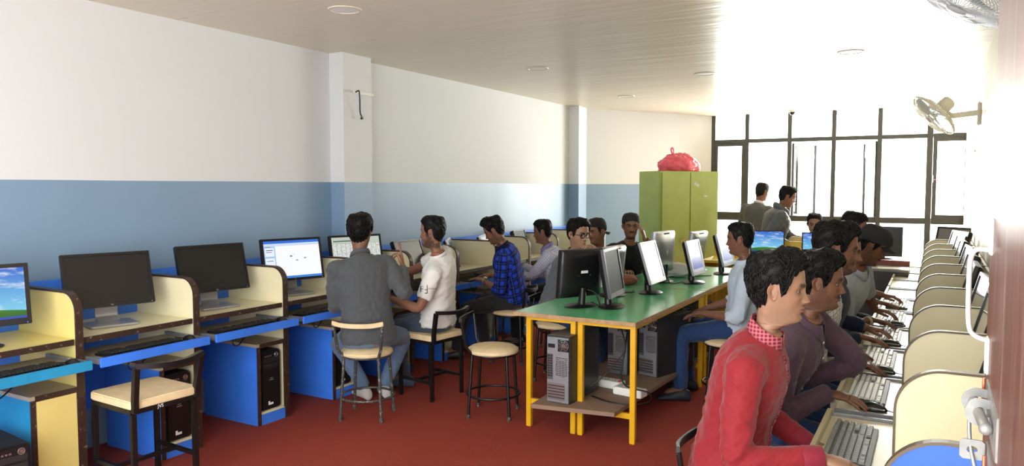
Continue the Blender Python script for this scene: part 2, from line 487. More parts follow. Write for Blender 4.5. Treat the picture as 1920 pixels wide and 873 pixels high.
# conduit and loose cable on the column
t = thing('cable_conduit', 'short white conduit on the wall column with a loose black cable hanging from it', 'conduit', (-4.315, 4.96, 2.40))
bm = new(); box2(bm, (-0.012, -0.06, -0.012), (0.008, 0.19, 0.012)); obj('channel', bm, M_white, t, bevel=0.003)
bm = new(); tube(bm, curve_pts([(0.005, -0.05, 0.0), (0.035, -0.04, 0.01), (0.035, -0.03, -0.06), (0.015, -0.005, -0.16), (0.02, 0.01, -0.205)], 8), 0.006, 8); obj('cable', bm, M_cable, t, smooth=True)
bm = new(); box2(bm, (0.01, 0.0, -0.225), (0.028, 0.022, -0.205)); obj('connector', bm, M_black, t, bevel=0.003)

# ================================================================ the open door at the right edge
def door_wood():
    m, t, b = nt('varnished_brown_wood')
    g = _coord(t)
    n = _noise(t, g, 9, 5, 0.7, (1, 3.0, 0.35)); n2 = _noise(t, g, 70, 3, 0.6, (1, 2.5, 0.12))
    c = _ramp(t, n, [(0.3, srgb((58, 34, 30))), (0.55, srgb((92, 58, 50))), (0.75, srgb((134, 112, 106)))])
    c = _mixrgb(t, _math(t, 'MULTIPLY', n2, 0.4), c, srgb((150, 118, 104)))
    t.links.new(c, b.inputs['Base Color']); b.inputs['Roughness'].default_value = 0.32; b.inputs['Specular IOR Level'].default_value = 0.03
    _bump(t, b, n2, 0.2, 0.002)
    return m
M_door = door_wood()
DX, DY = 0.062, 1.12
M_pull = mat('white_enamel_metal', (190, 190, 188), 0.35)
door = thing('door_1', 'open brown door', 'door', (DX, DY, 0)); del door['label']; del door['category']; door['kind'] = 'structure'
bm = new(); box2(bm, (0, -0.95, 0.005), (0.036, 0, 2.1)); obj('door_leaf', bm, M_door, door, bevel=0.002)
bm = new(); box2(bm, (-0.004, -0.93, 1.44), (0.0, -0.10, 1.48)); 
# pull handle: a bent rod standing off the leaf near its edge
bm = new()
hy = -0.05
tube(bm, curve_pts([(0.0, hy, 1.523), (-0.015, hy, 1.524), (-0.021, hy, 1.517), (-0.023, hy, 1.50), (-0.023, hy, 1.455), (-0.021, hy, 1.427), (-0.015, hy, 1.418), (-0.006, hy, 1.414), (0.0, hy, 1.413)], 5), 0.003, 10)
obj('pull_handle', bm, M_pull, door, smooth=True)
bm = new()
for z in (1.54, 1.395): box2(bm, (-0.004, hy - 0.012, z - 0.022), (0.001, hy + 0.012, z + 0.022))
obj('handle_plate', bm, M_white, door, bevel=0.0015)
#long sliding bolt with its staples and hasp
M_bolt = mat('scuffed_white_metal', (140, 140, 138), 0.4, 0.3, var=0.2, vscale=40)
bm = new(); cyl(bm, (-0.016, -0.07, 1.345), (-0.0085, -0.20, 1.345), 0.0058, 16); bmesh.ops.create_uvsphere(bm, u_segments=14, v_segments=10, radius=0.0068, matrix=Matrix.Translation((-0.0085, -0.20, 1.345))); obj('bolt_rod', bm, M_bolt, door, smooth='auto')
for y, x in ((-0.085, -0.022), (-0.135, -0.020)):
    bm = new(); bar(bm, curve_pts([(0.0, y, 1.355), (x * .7, y, 1.356), (x, y, 1.349), (x, y, 1.341), (x * .7, y, 1.335), (0.0, y, 1.336)], 4), 0.010, 0.0022, (0, 1, 0)); obj('bolt_staple', bm, M_bolt, door, smooth='auto')
bm = new(); box2(bm, (-0.002, -0.24, 1.322), (0.001, -0.06, 1.368)); obj('bolt_plate', bm, M_bolt, door, bevel=0.0008)
bm = new(); box2(bm, (-0.002, -0.22, 1.268), (0.001, -0.10, 1.304)); obj('hasp_plate', bm, M_bolt, door, bevel=0.0008)
bm = new(); tube(bm, curve_pts([(-0.018, -0.11, 1.342), (-0.020, -0.115, 1.325), (-0.018, -0.12, 1.30), (-0.012, -0.13, 1.27), (-0.008, -0.15, 1.235)], 5), 0.0022, 8); obj('bolt_lever', bm, M_bolt, door, smooth=True)
# hasp tab with a hole
bm = new()
out_ = []; N = 20
sx, sz = 0.0125, 0.0115
A = []; Bv = []
for k in range(N):
    a = 2 * PI * k / N
    c, s = math.cos(a), math.sin(a); q = max(abs(c), abs(s))
    A.append((c / q * sx, s / q * sz)); Bv.append((c * 0.0055, s * 0.0042))
for yy in (-0.0015, 0.0015): out_.append(([bm.verts.new((p[0], yy, p[1])) for p in A], [bm.verts.new((p[0], yy, p[1])) for p in Bv]))
for k in range(N):
    k2 = (k + 1) % N
    for (O, I) in out_: bm.faces.new((O[k], O[k2], I[k2], I[k]))
    bm.faces.new((out_[0][0][k], out_[0][0][k2], out_[1][0][k2], out_[1][0][k]))
    bm.faces.new((out_[0][1][k], out_[0][1][k2], out_[1][1][k2], out_[1][1][k]))
obj('hasp_tab', bm, M_bolt, door, loc=(-0.0165, -0.12, 1.297))
bm = new(); cyl(bm, (-0.005, -0.075, 1.345), (-0.005, -0.075, 1.372), 0.0018, 8); cyl(bm, (-0.005, -0.135, 1.268), (-0.005, -0.135, 1.296), 0.002, 8)
obj('copper_screw', bm, mat('copper', (190, 104, 70), 0.35, 0.6), door)

# ================================================================ wall fans
def wall_fan(label, loc, aim, span=0.21, tone=M_offwhite, n=56, wire=1.0):
    """loc: centre of the cage; aim: the way it blows; bracket reaches the right wall"""
    root = thing('wall_fan', label, 'fan', loc)
    q = Vector(aim).to_track_quat('Z', 'Y').to_matrix().to_4x4()
    def X(bm): bmesh.ops.transform(bm, matrix=q, verts=bm.verts); return bm
    for sgn, nm in ((1, 'front_cage'), (-1, 'rear_cage')):
        bm = new()
        for k in range(n):
            a = 2 * PI * k / n; c, s = math.cos(a), math.sin(a)
            tube(bm, [(c * r_, s * r_, sgn * z) for r_, z in ((0.035, 0.062), (span * .5, 0.058), (span * .82, 0.042), (span, 0.004))], 0.0014 * wire, 4, caps=False)
        for r_, z, w in ((span, 0.004, 0.004 * wire), (span * .62, 0.053, 0.0016), (span * .3, 0.061, 0.0016)):
            tube(bm, [(r_ * math.cos(2 * PI * k / 40), r_ * math.sin(2 * PI * k / 40), sgn * z) for k in range(40)], w, 6, closed=True)
        obj(nm, X(bm), tone, root)
    bm = new(); lathe(bm, [(0, 0.072), (0.03, 0.07), (0.042, 0.06), (0.042, 0.052), (0, 0.052)], 24); obj('badge', X(bm), tone, root, smooth='auto')
    for k in range(3):
        bm = new(); a0 = 2 * PI * k / 3; g = []
        for i in range(7):
            row = []
            for j in range(5):
                rr = 0.03 + (span - 0.055) * i / 6; aa = a0 + (j / 4 - 0.5) * (0.9 + 0.3 * math.sin(PI * i / 6))
                row.append(bm.verts.new((rr * math.cos(aa), rr * math.sin(aa), (j / 4 - 0.5) * 0.045)))
            g.append(row)
        for i in range(6):
            for j in range(4): bm.faces.new((g[i][j], g[i + 1][j], g[i + 1][j + 1], g[i][j + 1]))
        o = obj('blade', X(bm), mat('pale_blue_blade', (196, 206, 214), 0.25), root, smooth=True)
        s = o.modifiers.new('s', 'SOLIDIFY'); s.thickness = 0.003
    bm = new(); lathe(bm, [(0, 0.02), (0.03, 0.018), (0.032, -0.02), (0, -0.02)], 20); obj('hub', X(bm), M_white, root, smooth='auto')
    bm = new(); lathe(bm, [(0, -0.20), (0.045, -0.197), (0.062, -0.18), (0.066, -0.12), (0.058, -0.07), (0.03, -0.066), (0, -0.066)], 24); obj('motor', X(bm), tone, root, smooth='auto')
    back = q @ Vector((0, 0, -0.13)); wx = 0.338 - loc[0]
    bm = new(); bar(bm, [back + Vector((0, 0, -0.06)), back + Vector((0.06, 0.0, -0.10)), Vector((wx - 0.03, back.y, back.z - 0.08)), Vector((wx - 0.01, back.y, back.z - 0.08))], 0.04, 0.05); obj('bracket', bm, tone, root, bevel=0.006)
    bm = new(); box2(bm, (wx - 0.03, back.y - 0.045, back.z - 0.20), (wx, back.y + 0.045, back.z + 0.02)); obj('wall_plate', bm, tone, root, bevel=0.01)
    bm = new(); tube(bm, curve_pts([(wx - 0.03, back.y, back.z - 0.19), (wx - 0.05, back.y - .01, back.z - 0.3), (wx - 0.035, back.y, back.z - 0.42)], 6), 0.003, 6)
    cyl(bm, (wx - 0.035, back.y, back.z - 0.42), (wx - 0.035, back.y, back.z - 0.44), 0.008, 8); obj('pull_cord', bm, M_offwhite, root)
    return root
wall_fan('off-white wall fan low on the right wall beside the windows, seen almost edge-on', (-0.04, 8.1, 2.27), (-0.68, -0.22, -0.68), 0.235, M_offwhite, 48, 1.7)
wall_fan('grey wall fan at the top right corner, cut off by the open door', (0.075, 3.3, 2.315), (-0.50, -0.05, -0.9), 0.235, mat('grey_fan_plastic', (176, 180, 184), 0.3), 84)
# ================================================================ computer desks
def arc(cx, cz, r, a0, a1, n=8):
    return [(cx + r * math.cos(R(a0 + (a1 - a0) * k / n)), cz + r * math.sin(R(a0 + (a1 - a0) * k / n))) for k in range(n + 1)]
def panel_outline(x_back, x_front, h, r, drop=0.0):
    s = 1 if x_front > x_back else -1
    pts = [(x_back, 0), (x_front, 0)]
    if s > 0: pts += arc(x_front - r, h - r - drop, r, 0, 90)
    else: pts += [(2 * (x_front + r) - p[0] if False else x_front + r - (p[0]), p[1]) for p in [(math.cos(R(a)) * r, h - r - drop + math.sin(R(a)) * r) for a in np.linspace(0, 90, 13)]]
    pts.append((x_back, h))
    return pts

def left_desk(label, Y, cream=None, blue=None, closed=False):
    cream = cream or M_cream; blue = blue or M_blue
    t = thing('computer_desk', label, 'desk', (-3.89, Y, 0), 0, 'desks along the left wall')
    P = 0.715
    out = panel_outline(-0.56, 0.0, 1.045, 0.10)
    bm = new(); prism(bm, out, 1, -0.022, 0.0); obj('side_panel', bm, cream, t)
    bm = new(); bar(bm, [(p[0] , -0.011, p[1]) for p in out[1:]][0:1] + [(p[0], -0.011, p[1]) for p in out[2:]], 0.034, 0.012, (0, 1, 0))
    # sections must stay across the panel: build as swept strip instead
    bm.free(); bm = new()
    e = out[1:]; pr = None
    for i, p in enumerate(e):
        a = e[max(i - 1, 0)]; b = e[min(i + 1, len(e) - 1)]
        d = Vector((b[0] - a[0], b[1] - a[1])).normalized(); nn = Vector((d.y, -d.x))
        ring = [bm.verts.new((p[0] + nn.x * q, y, p[1] + nn.y * q)) for q, y in ((-0.004, -0.030), (0.007, -0.030), (0.007, 0.008), (-0.004, 0.008))]
        if pr:
            for k in range(4): bm.faces.new((pr[k], pr[(k + 1) % 4], ring[(k + 1) % 4], ring[k]))
        else: bm.faces.new(ring)
        pr = ring
    bm.faces.new(pr[::-1])
    obj('edge_band', bm, M_edge, t)
    bm = new(); box2(bm, (-0.578, -P, 0.25), (-0.561, 0.0, 1.06)); obj('back_panel', bm, M_blue, t, bevel=0.002)
    bm = new(); box2(bm, (-0.56, -P + 0.001, 0.778), (-0.022, -0.023, 0.80)); obj('worktop', bm, cream, t)
    bm = new(); box2(bm, (-0.022, -P + 0.001, 0.772), (-0.012, -0.031, 0.803)); obj('worktop_edge', bm, M_edge, t)
    bm = new(); box2(bm, (-0.25, -P + 0.03, 0.672), (0.135, -0.05, 0.688)); obj('keyboard_tray', bm, mat('grey_laminate', (170, 160, 140), 0.45, var=0.1), t)
    bm = new(); box2(bm, (0.1355, -P + 0.012, 0.662), (0.152, -0.034, 0.712)); obj('tray_front', bm, blue, t, bevel=0.002)
    bm = new(); box2(bm, (-0.25, -0.05, 0.676), (0.13, -0.036, 0.706)); obj('tray_runner', bm, M_galv, t)
    bm = new(); box2(bm, (-0.25, -P + 0.014, 0.676), (0.13, -P + 0.030, 0.706)); obj('tray_runner', bm, M_galv, t)
    bm = new(); box2(bm, (-0.54, -0.262, 0.0), (-0.008, -0.242, 0.53)); obj('tower_side_board', bm, blue, t)
    bm = new(); box2(bm, (-0.008, -0.264, 0.0), (0.002, -0.24, 0.53)); box2(bm, (-0.006, -0.24, 0.525), (0.002, -0.023, 0.552)); box2(bm, (-0.006, -0.036, 0.08), (0.001, -0.024, 0.525)); obj('tower_edge_strip', bm, M_edge, t)
    bm = new(); box2(bm, (-0.54, -0.264, 0.531), (-0.007, -0.023, 0.551)); obj('tower_shelf', bm, mat('grey_laminate', (170, 160, 140), 0.45, var=0.1), t)
    bm = new(); box2(bm, (-0.54, -0.2415, 0.07), (-0.01, -0.023, 0.085)); obj('tower_base', bm, M_cream, t)
    bm = new(); box2(bm, (-0.012, -0.2395, 0.0), (-0.001, -0.023, 0.069)); obj('kick_board', bm, blue, t)
    if closed:
        bm = new(); box2(bm, (-0.009, -0.238, 0.086), (0.003, -0.037, 0.524)); obj('tower_door', bm, M_yellowcream, t)
    bm = new(); tube(bm, curve_pts([(-0.02, -0.42, 0.665), (0.0, -0.46, 0.60), (-0.02, -0.40, 0.575), (-0.06, -0.30, 0.62), (-0.1, -0.2, 0.66)], 6), 0.004, 6); obj('hanging_cable', bm, M_cable, t, smooth=True)
    return t
LY = [2.265 + 0.715 * i for i in range(11)]
LL = ['nearest left desk, blue-green keyboard shelf and closed yellow cupboard, cut off by the frame',
      'blue and cream desk behind the square black stool', 'blue and cream desk with black tower below and switched-off monitor, third from the near end',
      'blue and cream desk carrying the lit white editor screen', 'blue and cream desk in front of the grey-shirted man, spreadsheet screen on it',
      'cream desk bay beside the man in the white T-shirt', 'cream desk bay just beyond the man in the white T-shirt', 'cream desk bay where the man in the blue check shirt types',
      'cream desk bay behind the head of the blue check shirt', 'cream desk bay in front of the man in the pale checked shirt', 'last cream desk bay of the left row beside the wall pillar']
d0 = left_desk(LL[0], LY[0], M_yellowcream, M_teal, True)
d1 = left_desk(LL[1], LY[1])
for i in range(2, 11): dup(d1, (-3.89, LY[i], 0), 0, LL[i], 'desks along the left wall')

def right_desk(label, Y, panel=None):
    t = thing('computer_desk', label, 'desk', (-0.09, Y, 0), 0, 'desks along the right wall')
    P = 0.72; cm = panel or M_cream_r
    r = 0.13
    pts = [(0.42, 0), (0.0, 0)] + [(r - r * math.cos(R(a)), 1.045 - r + r * math.sin(R(a))) for a in np.linspace(0, 90, 14)] + [(0.42, 1.045)]
    bm = new(); prism(bm, pts, 1, 0.0, 0.02); obj('side_panel', bm, cm, t)
    bm = new(); e = pts[1:]; pr = None
    for i, p in enumerate(e):
        a = e[max(i - 1, 0)]; b = e[min(i + 1, len(e) - 1)]
        d = Vector((b[0] - a[0], b[1] - a[1])).normalized(); nn = Vector((-d.y, d.x))
        ring = [bm.verts.new((p[0] + nn.x * q, y, p[1] + nn.y * q)) for q, y in ((-0.003, -0.003), (0.004, -0.003), (0.004, 0.023), (-0.003, 0.023))]
        if pr:
            for k in range(4): bm.faces.new((pr[k], pr[(k + 1) % 4], ring[(k + 1) % 4], ring[k]))
        else: bm.faces.new(ring)
        pr = ring
    bm.faces.new(pr[::-1]); obj('edge_band', bm, M_edge_r, t)
    bm = new(); box2(bm, (0.405, 0.021, 0.2), (0.422, P - 0.001, 1.045)); obj('back_panel', bm, M_cream_r, t)
    bm = new(); box2(bm, (0.03, 0.021, 0.778), (0.404, P - 0.001, 0.80)); obj('worktop', bm, M_cream_r, t)
    bm = new(); box2(bm, (-0.25, 0.06, 0.655), (0.10, P - 0.04, 0.672)); obj('keyboard_tray', bm, M_cream_r, t)
    bm = new(); box2(bm, (-0.268, 0.055, 0.645), (-0.251, P - 0.035, 0.70)); obj('tray_front', bm, M_cream_r, t, bevel=0.002)
    bm = new(); box2(bm, (-0.25, 0.036, 0.652), (0.12, 0.052, 0.682)); obj('tray_runner', bm, M_galv, t, bevel=0.002)
    bm = new(); box2(bm, (-0.25, P - 0.034, 0.652), (0.12, P - 0.018, 0.682)); obj('tray_runner', bm, M_galv, t, bevel=0.002)
    return t
RY = [1.84 + 0.72 * i for i in range(11)]
RL = ['nearest right desk, its end panel bright blue, beside the open door', 'right desk with keyboard under the hand of the man in red',
      'right desk where the man in the plum shirt types', 'right desk of the man in the white checked shirt', 'right desk with the pale keyboard, hand in a navy sleeve on it',
      'right desk in front of the man in the black cap', 'right desk just past the man in the black cap', 'right desk, fourth from the window end of the row',
      'right desk, third from the window end of the row', 'right desk, second from the window end of the row', 'right desk at the window end of the row']
r0 = right_desk(RL[0], RY[0], mat('bright_blue_laminate', (22, 84, 196), 0.34, var=0.08))
r1 = right_desk(RL[1], RY[1])
for i in range(2, 11): dup(r1, (-0.09, RY[i], 0), 0, RL[i], 'desks along the right wall')

# ================================================================ computers
def rrect(bm, cx, w, h, d0_, d1_, r=0.008, M=None):
    """rounded slab, thickness along x from d0_ to d1_, centred on z cx"""
    pts = []
    for (sx, sy, a0) in ((1, 1, 0), (-1, 1, 90), (-1, -1, 180), (1, -1, 270)):
        for k in range(5):
            a = R(a0 + 22.5 * k); pts.append((sx * (w / 2 - r) + r * math.cos(a), sy * (h / 2 - r) + r * math.sin(a)))
    n0 = len(bm.verts)
    prism(bm, pts, 0, d0_, d1_)
    bm.verts.ensure_lookup_table(); vs = bm.verts[n0:]
    for v in vs: v.co.z += cx
    if M is not None: bmesh.ops.transform(bm, matrix=M, verts=list(vs))
def monitor(label, loc, az, w, h, screen, style='hp', tilt=10, lift=None, group=None, bez=None, name='monitor', cat='monitor', logo=None):
    """screen faces local +x; az = heading of the screen in degrees"""
    t = thing(name, label, cat, loc, R(az), group)
    body, stand = {'hp': (M_black, M_silver), 'black': (M_black, M_black), 'silver': (M_silver, M_black), 'greyback': (M_silver, M_black), 'two': (M_black, M_black)}[style]
    bz = bez or (0.017 if style == 'hp' else 0.02)
    zc = (lift if lift is not None else {'hp': 0.10}.get(style, 0.105)) + h / 2
    T = Matrix.Translation((0, 0, zc)) @ Matrix.Rotation(-R(tilt), 4, 'Y')
    dp = 0.03 if style == 'hp' else 0.022
    # frame ring
    bm = new()
    chin = 0.0 if style == 'hp' else 0.012
    for a, b in (((0, -w / 2, -h / 2), (dp, -w / 2 + bz, h / 2)), ((0, w / 2 - bz, -h / 2), (dp, w / 2, h / 2)), ((0, -w / 2 + bz, h / 2 - bz), (dp, w / 2 - bz, h / 2)), ((0, -w / 2 + bz, -h / 2), (dp, w / 2 - bz, -h / 2 + bz + chin))):
        box2(bm, a, b)
    bmesh.ops.transform(bm, matrix=T, verts=bm.verts); obj('bezel', bm, M_silver if style in ('silver', 'greyback') else M_black, t, bevel=0.0025)
    # back shell, pillowed
    bm = new()
    rings = []
    for x, s in ((0.002, 1.0), (-0.012, 0.985), (-0.028, 0.90), (-0.042, 0.62), (-0.046, 0.3)):
        rings.append([bm.verts.new((x, sy * s * w / 2, sz * s * h / 2)) for sy, sz in ((-1, -1), (-.4, -1), (.4, -1), (1, -1), (1, -.4), (1, .4), (1, 1), (.4, 1), (-.4, 1), (-1, 1), (-1, .4), (-1, -.4))])
    for A, B in zip(rings[:-1], rings[1:]):
        for k in range(12): bm.faces.new((A[k], A[(k + 1) % 12], B[(k + 1) % 12], B[k]))
    bm.faces.new(rings[-1]); bm.faces.new(rings[0][::-1])
    bmesh.ops.transform(bm, matrix=T, verts=bm.verts)
    obj('back_shell', bm, M_silver if style == 'greyback' else M_black, t, smooth='auto', bevel=0.002)
    if style == 'greyback':
        bm = new(); box2(bm, (-0.030, -0.05, h / 2 * .86), (-0.024, 0.05, h / 2 * .92)); bmesh.ops.transform(bm, matrix=T, verts=bm.verts); obj('vent_slot', bm, M_dark, t)
        bm = new(); box2(bm, (-0.0475, -0.014, -0.016), (-0.0455, 0.014, 0.018)); bmesh.ops.transform(bm, matrix=T, verts=bm.verts); obj('badge', bm, M_white, t)
    # screen
    a, b = w / 2 - bz, h / 2 - bz
    vs = [(dp - 0.006, -a, -b + chin), (dp - 0.006, a, -b + chin), (dp - 0.006, a, b), (dp - 0.006, -a, b)]
    me = bpy.data.meshes.new('screen'); me.from_pydata([T @ Vector(v) for v in vs], [], [(0, 1, 2, 3)])
    at_ = me.attributes.new('scr', 'FLOAT_VECTOR', 'POINT')
    for i, uv in enumerate(((0, 0, 0), (1, 0, 0), (1, 1, 0), (0, 1, 0))): at_.data[i].vector = uv
    link('screen', me, screen, t)
    if logo:
        L = T @ Matrix.Translation((dp + 0.0006, 0, -h / 2 + bz / 2 + (chin / 2))) @ Matrix(((0, 0, 1, 0), (1, 0, 0, 0), (0, 1, 0, 0), (0, 0, 0, 1)))
        text_obj('logo', logo, 0.015, M_silver, t, L, 'small silver maker\'s mark')
    bm = new(); cyl(bm, T @ Vector((dp, w / 2 - 0.02, -h / 2 + 0.008)), T @ Vector((dp + 0.0015, w / 2 - 0.02, -h / 2 + 0.008)), 0.003, 8)
    obj('power_button', bm, mat('blue_light', (90, 130, 255), 0.4) if screen not in (M_off, M_gloss) else M_silver, t)
    if style == 'hp':
        bm = new(); bar(bm, curve_pts([(-0.035, 0, zc - 0.05), (-0.05, 0, 0.09), (-0.045, 0, 0.035), (-0.01, 0, 0.016)], 5), 0.12, 0.014, (1, 0, 0.3)); obj('stand_neck', bm, stand, t, smooth='auto')
        bm = new(); rrect(bm, 0, 0.26, 0.20, 0, 0.012, 0.02, Matrix.Rotation(PI / 2, 4, 'Y') @ Matrix.Identity(4))
        bmesh.ops.transform(bm, matrix=Matrix.Translation((0.03, 0, 0.0135)), verts=bm.verts)
        obj('stand_base', bm, stand, t, bevel=0.002)
    else:
        bm = new(); cyl(bm, (-0.02, 0, 0.012), (-0.03, 0, zc - h / 2 + 0.07), 0.028, 14, 0.022); obj('stand_neck', bm, stand, t, smooth='auto')
        bm = new(); lathe(bm, [(0, 0.0), (0.105, 0.0), (0.108, 0.006), (0.09, 0.014), (0.03, 0.022), (0, 0.022)], 32, Matrix.Diagonal((0.85, 1.15, 1, 1))); obj('stand_base', bm, stand, t, smooth='auto')
    return t
ZT = 0.801
hpg = 'widescreen monitors on the left desks'
monitor('widescreen monitor with hill wallpaper on the nearest left desk', (-4.10, 1.86, ZT), -14, 0.48, 0.31, M_hill, 'black', 8, 0.10, hpg)
monitor('switched-off widescreen monitor behind the square black stool', (-4.18, 2.60, ZT), -16, 0.475, 0.315, M_off, 'hp', 17, 0.10, hpg, logo='hp')
monitor('switched-off widescreen monitor with a dark head reflected, on the third left desk', (-4.18, 3.32, ZT), -10, 0.475, 0.315, M_off, 'hp', 15, 0.10, hpg, logo='hp')
monitor('widescreen monitor showing a white editor window', (-4.18, 4.03, ZT), -18, 0.475, 0.315, M_editor, 'hp', 12, 0.10, hpg, logo='hp')
monitor('widescreen monitor showing a pale spreadsheet, half hidden by the grey-shirted man', (-4.18, 4.74, ZT), -20, 0.475, 0.30, M_sheet, 'hp', 12, 0.10, hpg, logo='hp')
monitor('monitor glimpsed behind the raised hand', (-4.17, 5.44, ZT), 2, 0.42, 0.255, M_off, 'hp', 20, 0.06, hpg)
monitor('monitor with grey top edge over the bay beyond the white T-shirt', (-4.20, 6.18, ZT), 30, 0.38, 0.24, M_off, 'silver', 24, 0.05, hpg)
monitor('monitor whose bright top shows in front of the blue check shirt', (-4.20, 6.86, ZT), 20, 0.38, 0.24, M_gloss, 'silver', 30, 0.05, hpg)
monitor('monitor in the desk bay behind the blue check shirt', (-4.20, 7.6, ZT), 10, 0.40, 0.25, M_off, 'hp', 20, 0.05, hpg)

# table monitors
tg = 'monitors on the green tables'
TZ = 0.771
monitor('square black monitor seen from behind, nearest on the green table', (-2.13, 4.72, TZ), 152, 0.37, 0.335, M_matt_off, 'two', 6, 0.065, tg)
monitor('black monitor with a silver strip below its dark screen, near the table end', (-1.93, 4.80, TZ), 6, 0.37, 0.335, M_matt_off, 'black', 10, 0.075, tg)
monitor('slim silver-edged monitor just behind the dark-screened one', (-2.13, 5.32, TZ), 176, 0.34, 0.30, M_off, 'greyback', 6, 0.08, tg)
monitor('silver monitor with a bright white tilted screen at the middle of the table', (-1.92, 5.59, TZ), 0, 0.36, 0.33, M_gloss, 'silver', 17, 0.075, tg)
monitor('silver-backed monitor standing upright behind the bright screen', (-2.06, 6.30, TZ), 172, 0.38, 0.36, M_off, 'greyback', 3, 0.085, tg)
monitor('small monitor with painted white reflection and blue block on the second green table', (-1.80, 6.37, TZ), -2, 0.34, 0.30, M_reflect_blue, 'silver', 14, 0.07, tg)
monitor('pale monitor turned away behind the white and blue screen', (-2.05, 7.35, TZ), 170, 0.34, 0.30, M_off, 'greyback', 8, 0.09, tg)
monitor('farthest monitor on the green tables, in front of the man in pale blue', (-1.74, 7.17, TZ), -4, 0.34, 0.31, M_reflect_blue, 'silver', 15, 0.075, tg)
# silver strip below the dark screen
bm = new(); box2(bm, (0.0, -0.14, 0.0), (0.003, 0.14, 0.028))
bmesh.ops.transform(bm, matrix=Matrix.Translation((0.022, 0, 0.10)) @ Matrix.Rotation(-R(10), 4, 'Y'), verts=bm.verts)
o = obj('silver_strip', bm, M_silver, None)
for c in COL.objects:
    if c.get('label', '').startswith('black monitor with a silver strip'): o.parent = c
# label sticker + vents on the back-view monitor
for c in list(COL.objects):
    if c.get('label', '').startswith('square black monitor seen from behind'):
        bm = new(); box2(bm, (-0.0485, -0.03, 0.235), (-0.0475, 0.03, 0.275)); obj('paper_label', bm, M_white, c, )
        bm = new(); 
        for k in range(9): box2(bm, (-0.047, -0.10 + k * 0.024, 0.375), (-0.044, -0.088 + k * 0.024, 0.38))
        obj('vent_slots', bm, M_dark, c)
        bm = new()
        for y, z in ((-.05, .22), (.05, .22), (-.05, .30), (.05, .30)): cyl(bm, (-0.049, y, z), (-0.046, y, z), 0.004, 8)
        obj('mount_screw', bm, M_steel, c)
        bm = new(); tube(bm, curve_pts([(-0.03, -0.03, 0.12), (-0.07, -0.07, 0.10), (-0.08, -0.1, 0.04), (-0.06, -0.12, 0.004), (0.1, -0.18, 0.004)], 6), 0.004, 6); obj('power_lead', bm, M_cable, c, smooth=True)

# right row monitors, facing the sitters, tilted back
rg = 'monitors on the right desks'
RM = ['monitor at the desk of the man in red, edge-on behind the cream panel', 'black monitor edge-on at the plum-shirted man\'s desk', 'black monitor edge-on at the desk of the white checked shirt',
      'monitor edge-on with cables behind it, fourth along the right row', 'monitor edge-on, fifth along the right row', 'monitor edge-on, sixth along the right row', 'monitor edge-on, seventh along the right row',
      'monitor edge-on, third from the window end', 'round-cornered grey monitor second from the window end', 'pale monitor turned to the camera at the window end']
m0 = monitor(RM[0], (0.20, RY[1] + 0.40, ZT), 180, 0.40, 0.30, M_gloss, 'black', 15, 0.06, rg)
for k in range(1, 10):
    yy = RY[k + 1] + 0.36 if k < 9 else RY[10] + 0.40
    dup(m0, (0.185 + 0.012 * (k % 3), yy, ZT), R([0, 181, 184, 180, 183, 185, 182, 188, 200, 236][k]), RM[k], rg)

# keyboards
def keyboard(label, loc, rz, keym, basem, group):
    t = thing('keyboard', label, 'keyboard', loc, rz, group)
    bm = new()
    prism(bm, [(-0.075, 0), (0.075, 0), (0.075, 0.012), (-0.06, 0.024), (-0.075, 0.02)], 1, -0.22, 0.22)
    obj('base', bm, basem, t, bevel=0.002)
    bm = new()
    th = -math.atan2(0.012, 0.135)
    for r_ in range(6):
        x = -0.058 + r_ * 0.0215 + (0.0 if r_ else -0.004)
        z = 0.0245 - (x + 0.06) * 0.089
        if r_ == 5:
            ys = [(-0.205, .028), (-0.17, .028), (-0.085, .125), (0.0, .028), (0.03, .028)]
        else:
            ys = [(-0.205 + k * 0.0192, 0.0165) for k in range(15)]
        ys += [(0.098 + k * 0.019, 0.0165) for k in range(3)] if r_ not in (3,) else []
        ys += [(0.152 + k * 0.0185, 0.016) for k in range(4)]
        for y, w_ in ys:
            vs = box(bm, (x, y, z + 0.004), (0.017, w_, 0.008))
            for v in vs:
                if v.co.z > z + 0.004: v.co.x = x + (v.co.x - x) * 0.78; v.co.y = y + (v.co.y - y) * 0.8
    o = obj('keys', bm, keym, t); o['kind'] = 'stuff'
    return t
kb = keyboard('black keyboard on the blue-green keyboard shelf', (-3.85, 1.90, 0.689), R(180), M_key, M_black, 'keyboards')
kl = ['black keyboard on the shelf above the square black stool', 'black keyboard on the third left desk\'s shelf', 'black keyboard under the lit editor screen', 'black keyboard hidden behind the grey-shirted man',
      'keyboard beside the man in the white T-shirt', 'keyboard on the shelf beyond the white T-shirt', 'keyboard under the hands of the blue check shirt', 'keyboard behind the blue check shirt', 'keyboard in front of the pale checked shirt']
for i, l in enumerate(kl): dup(kb, (-3.86, LY[i + 1] - 0.40, 0.689), R(180), l, 'keyboards')
k1 = keyboard('worn black keyboard beside the red-cuffed hand', (-0.235, RY[1] + 0.32, 0.673), 0, M_keyg, mat('dark_grey_plastic', (72, 74, 76), 0.5), 'keyboards on the right')
k2 = keyboard('pale-keyed keyboard under the plum-cuffed hand', (-0.235, RY[2] + 0.42, 0.673), 0, M_keyw, mat('dark_grey_plastic', (72, 74, 76), 0.5), 'keyboards on the right')
kr = ['white-keyed keyboard before the white checked shirt', 'white-keyed keyboard by the navy sleeve', 'white-keyed keyboard under the hand with the white wristband', 'white-keyed keyboard farthest along the right row']
for i, l in enumerate(kr): dup(k2, (-0.235, RY[3 + i] + 0.40, 0.673), 0, l, 'keyboards on the right')

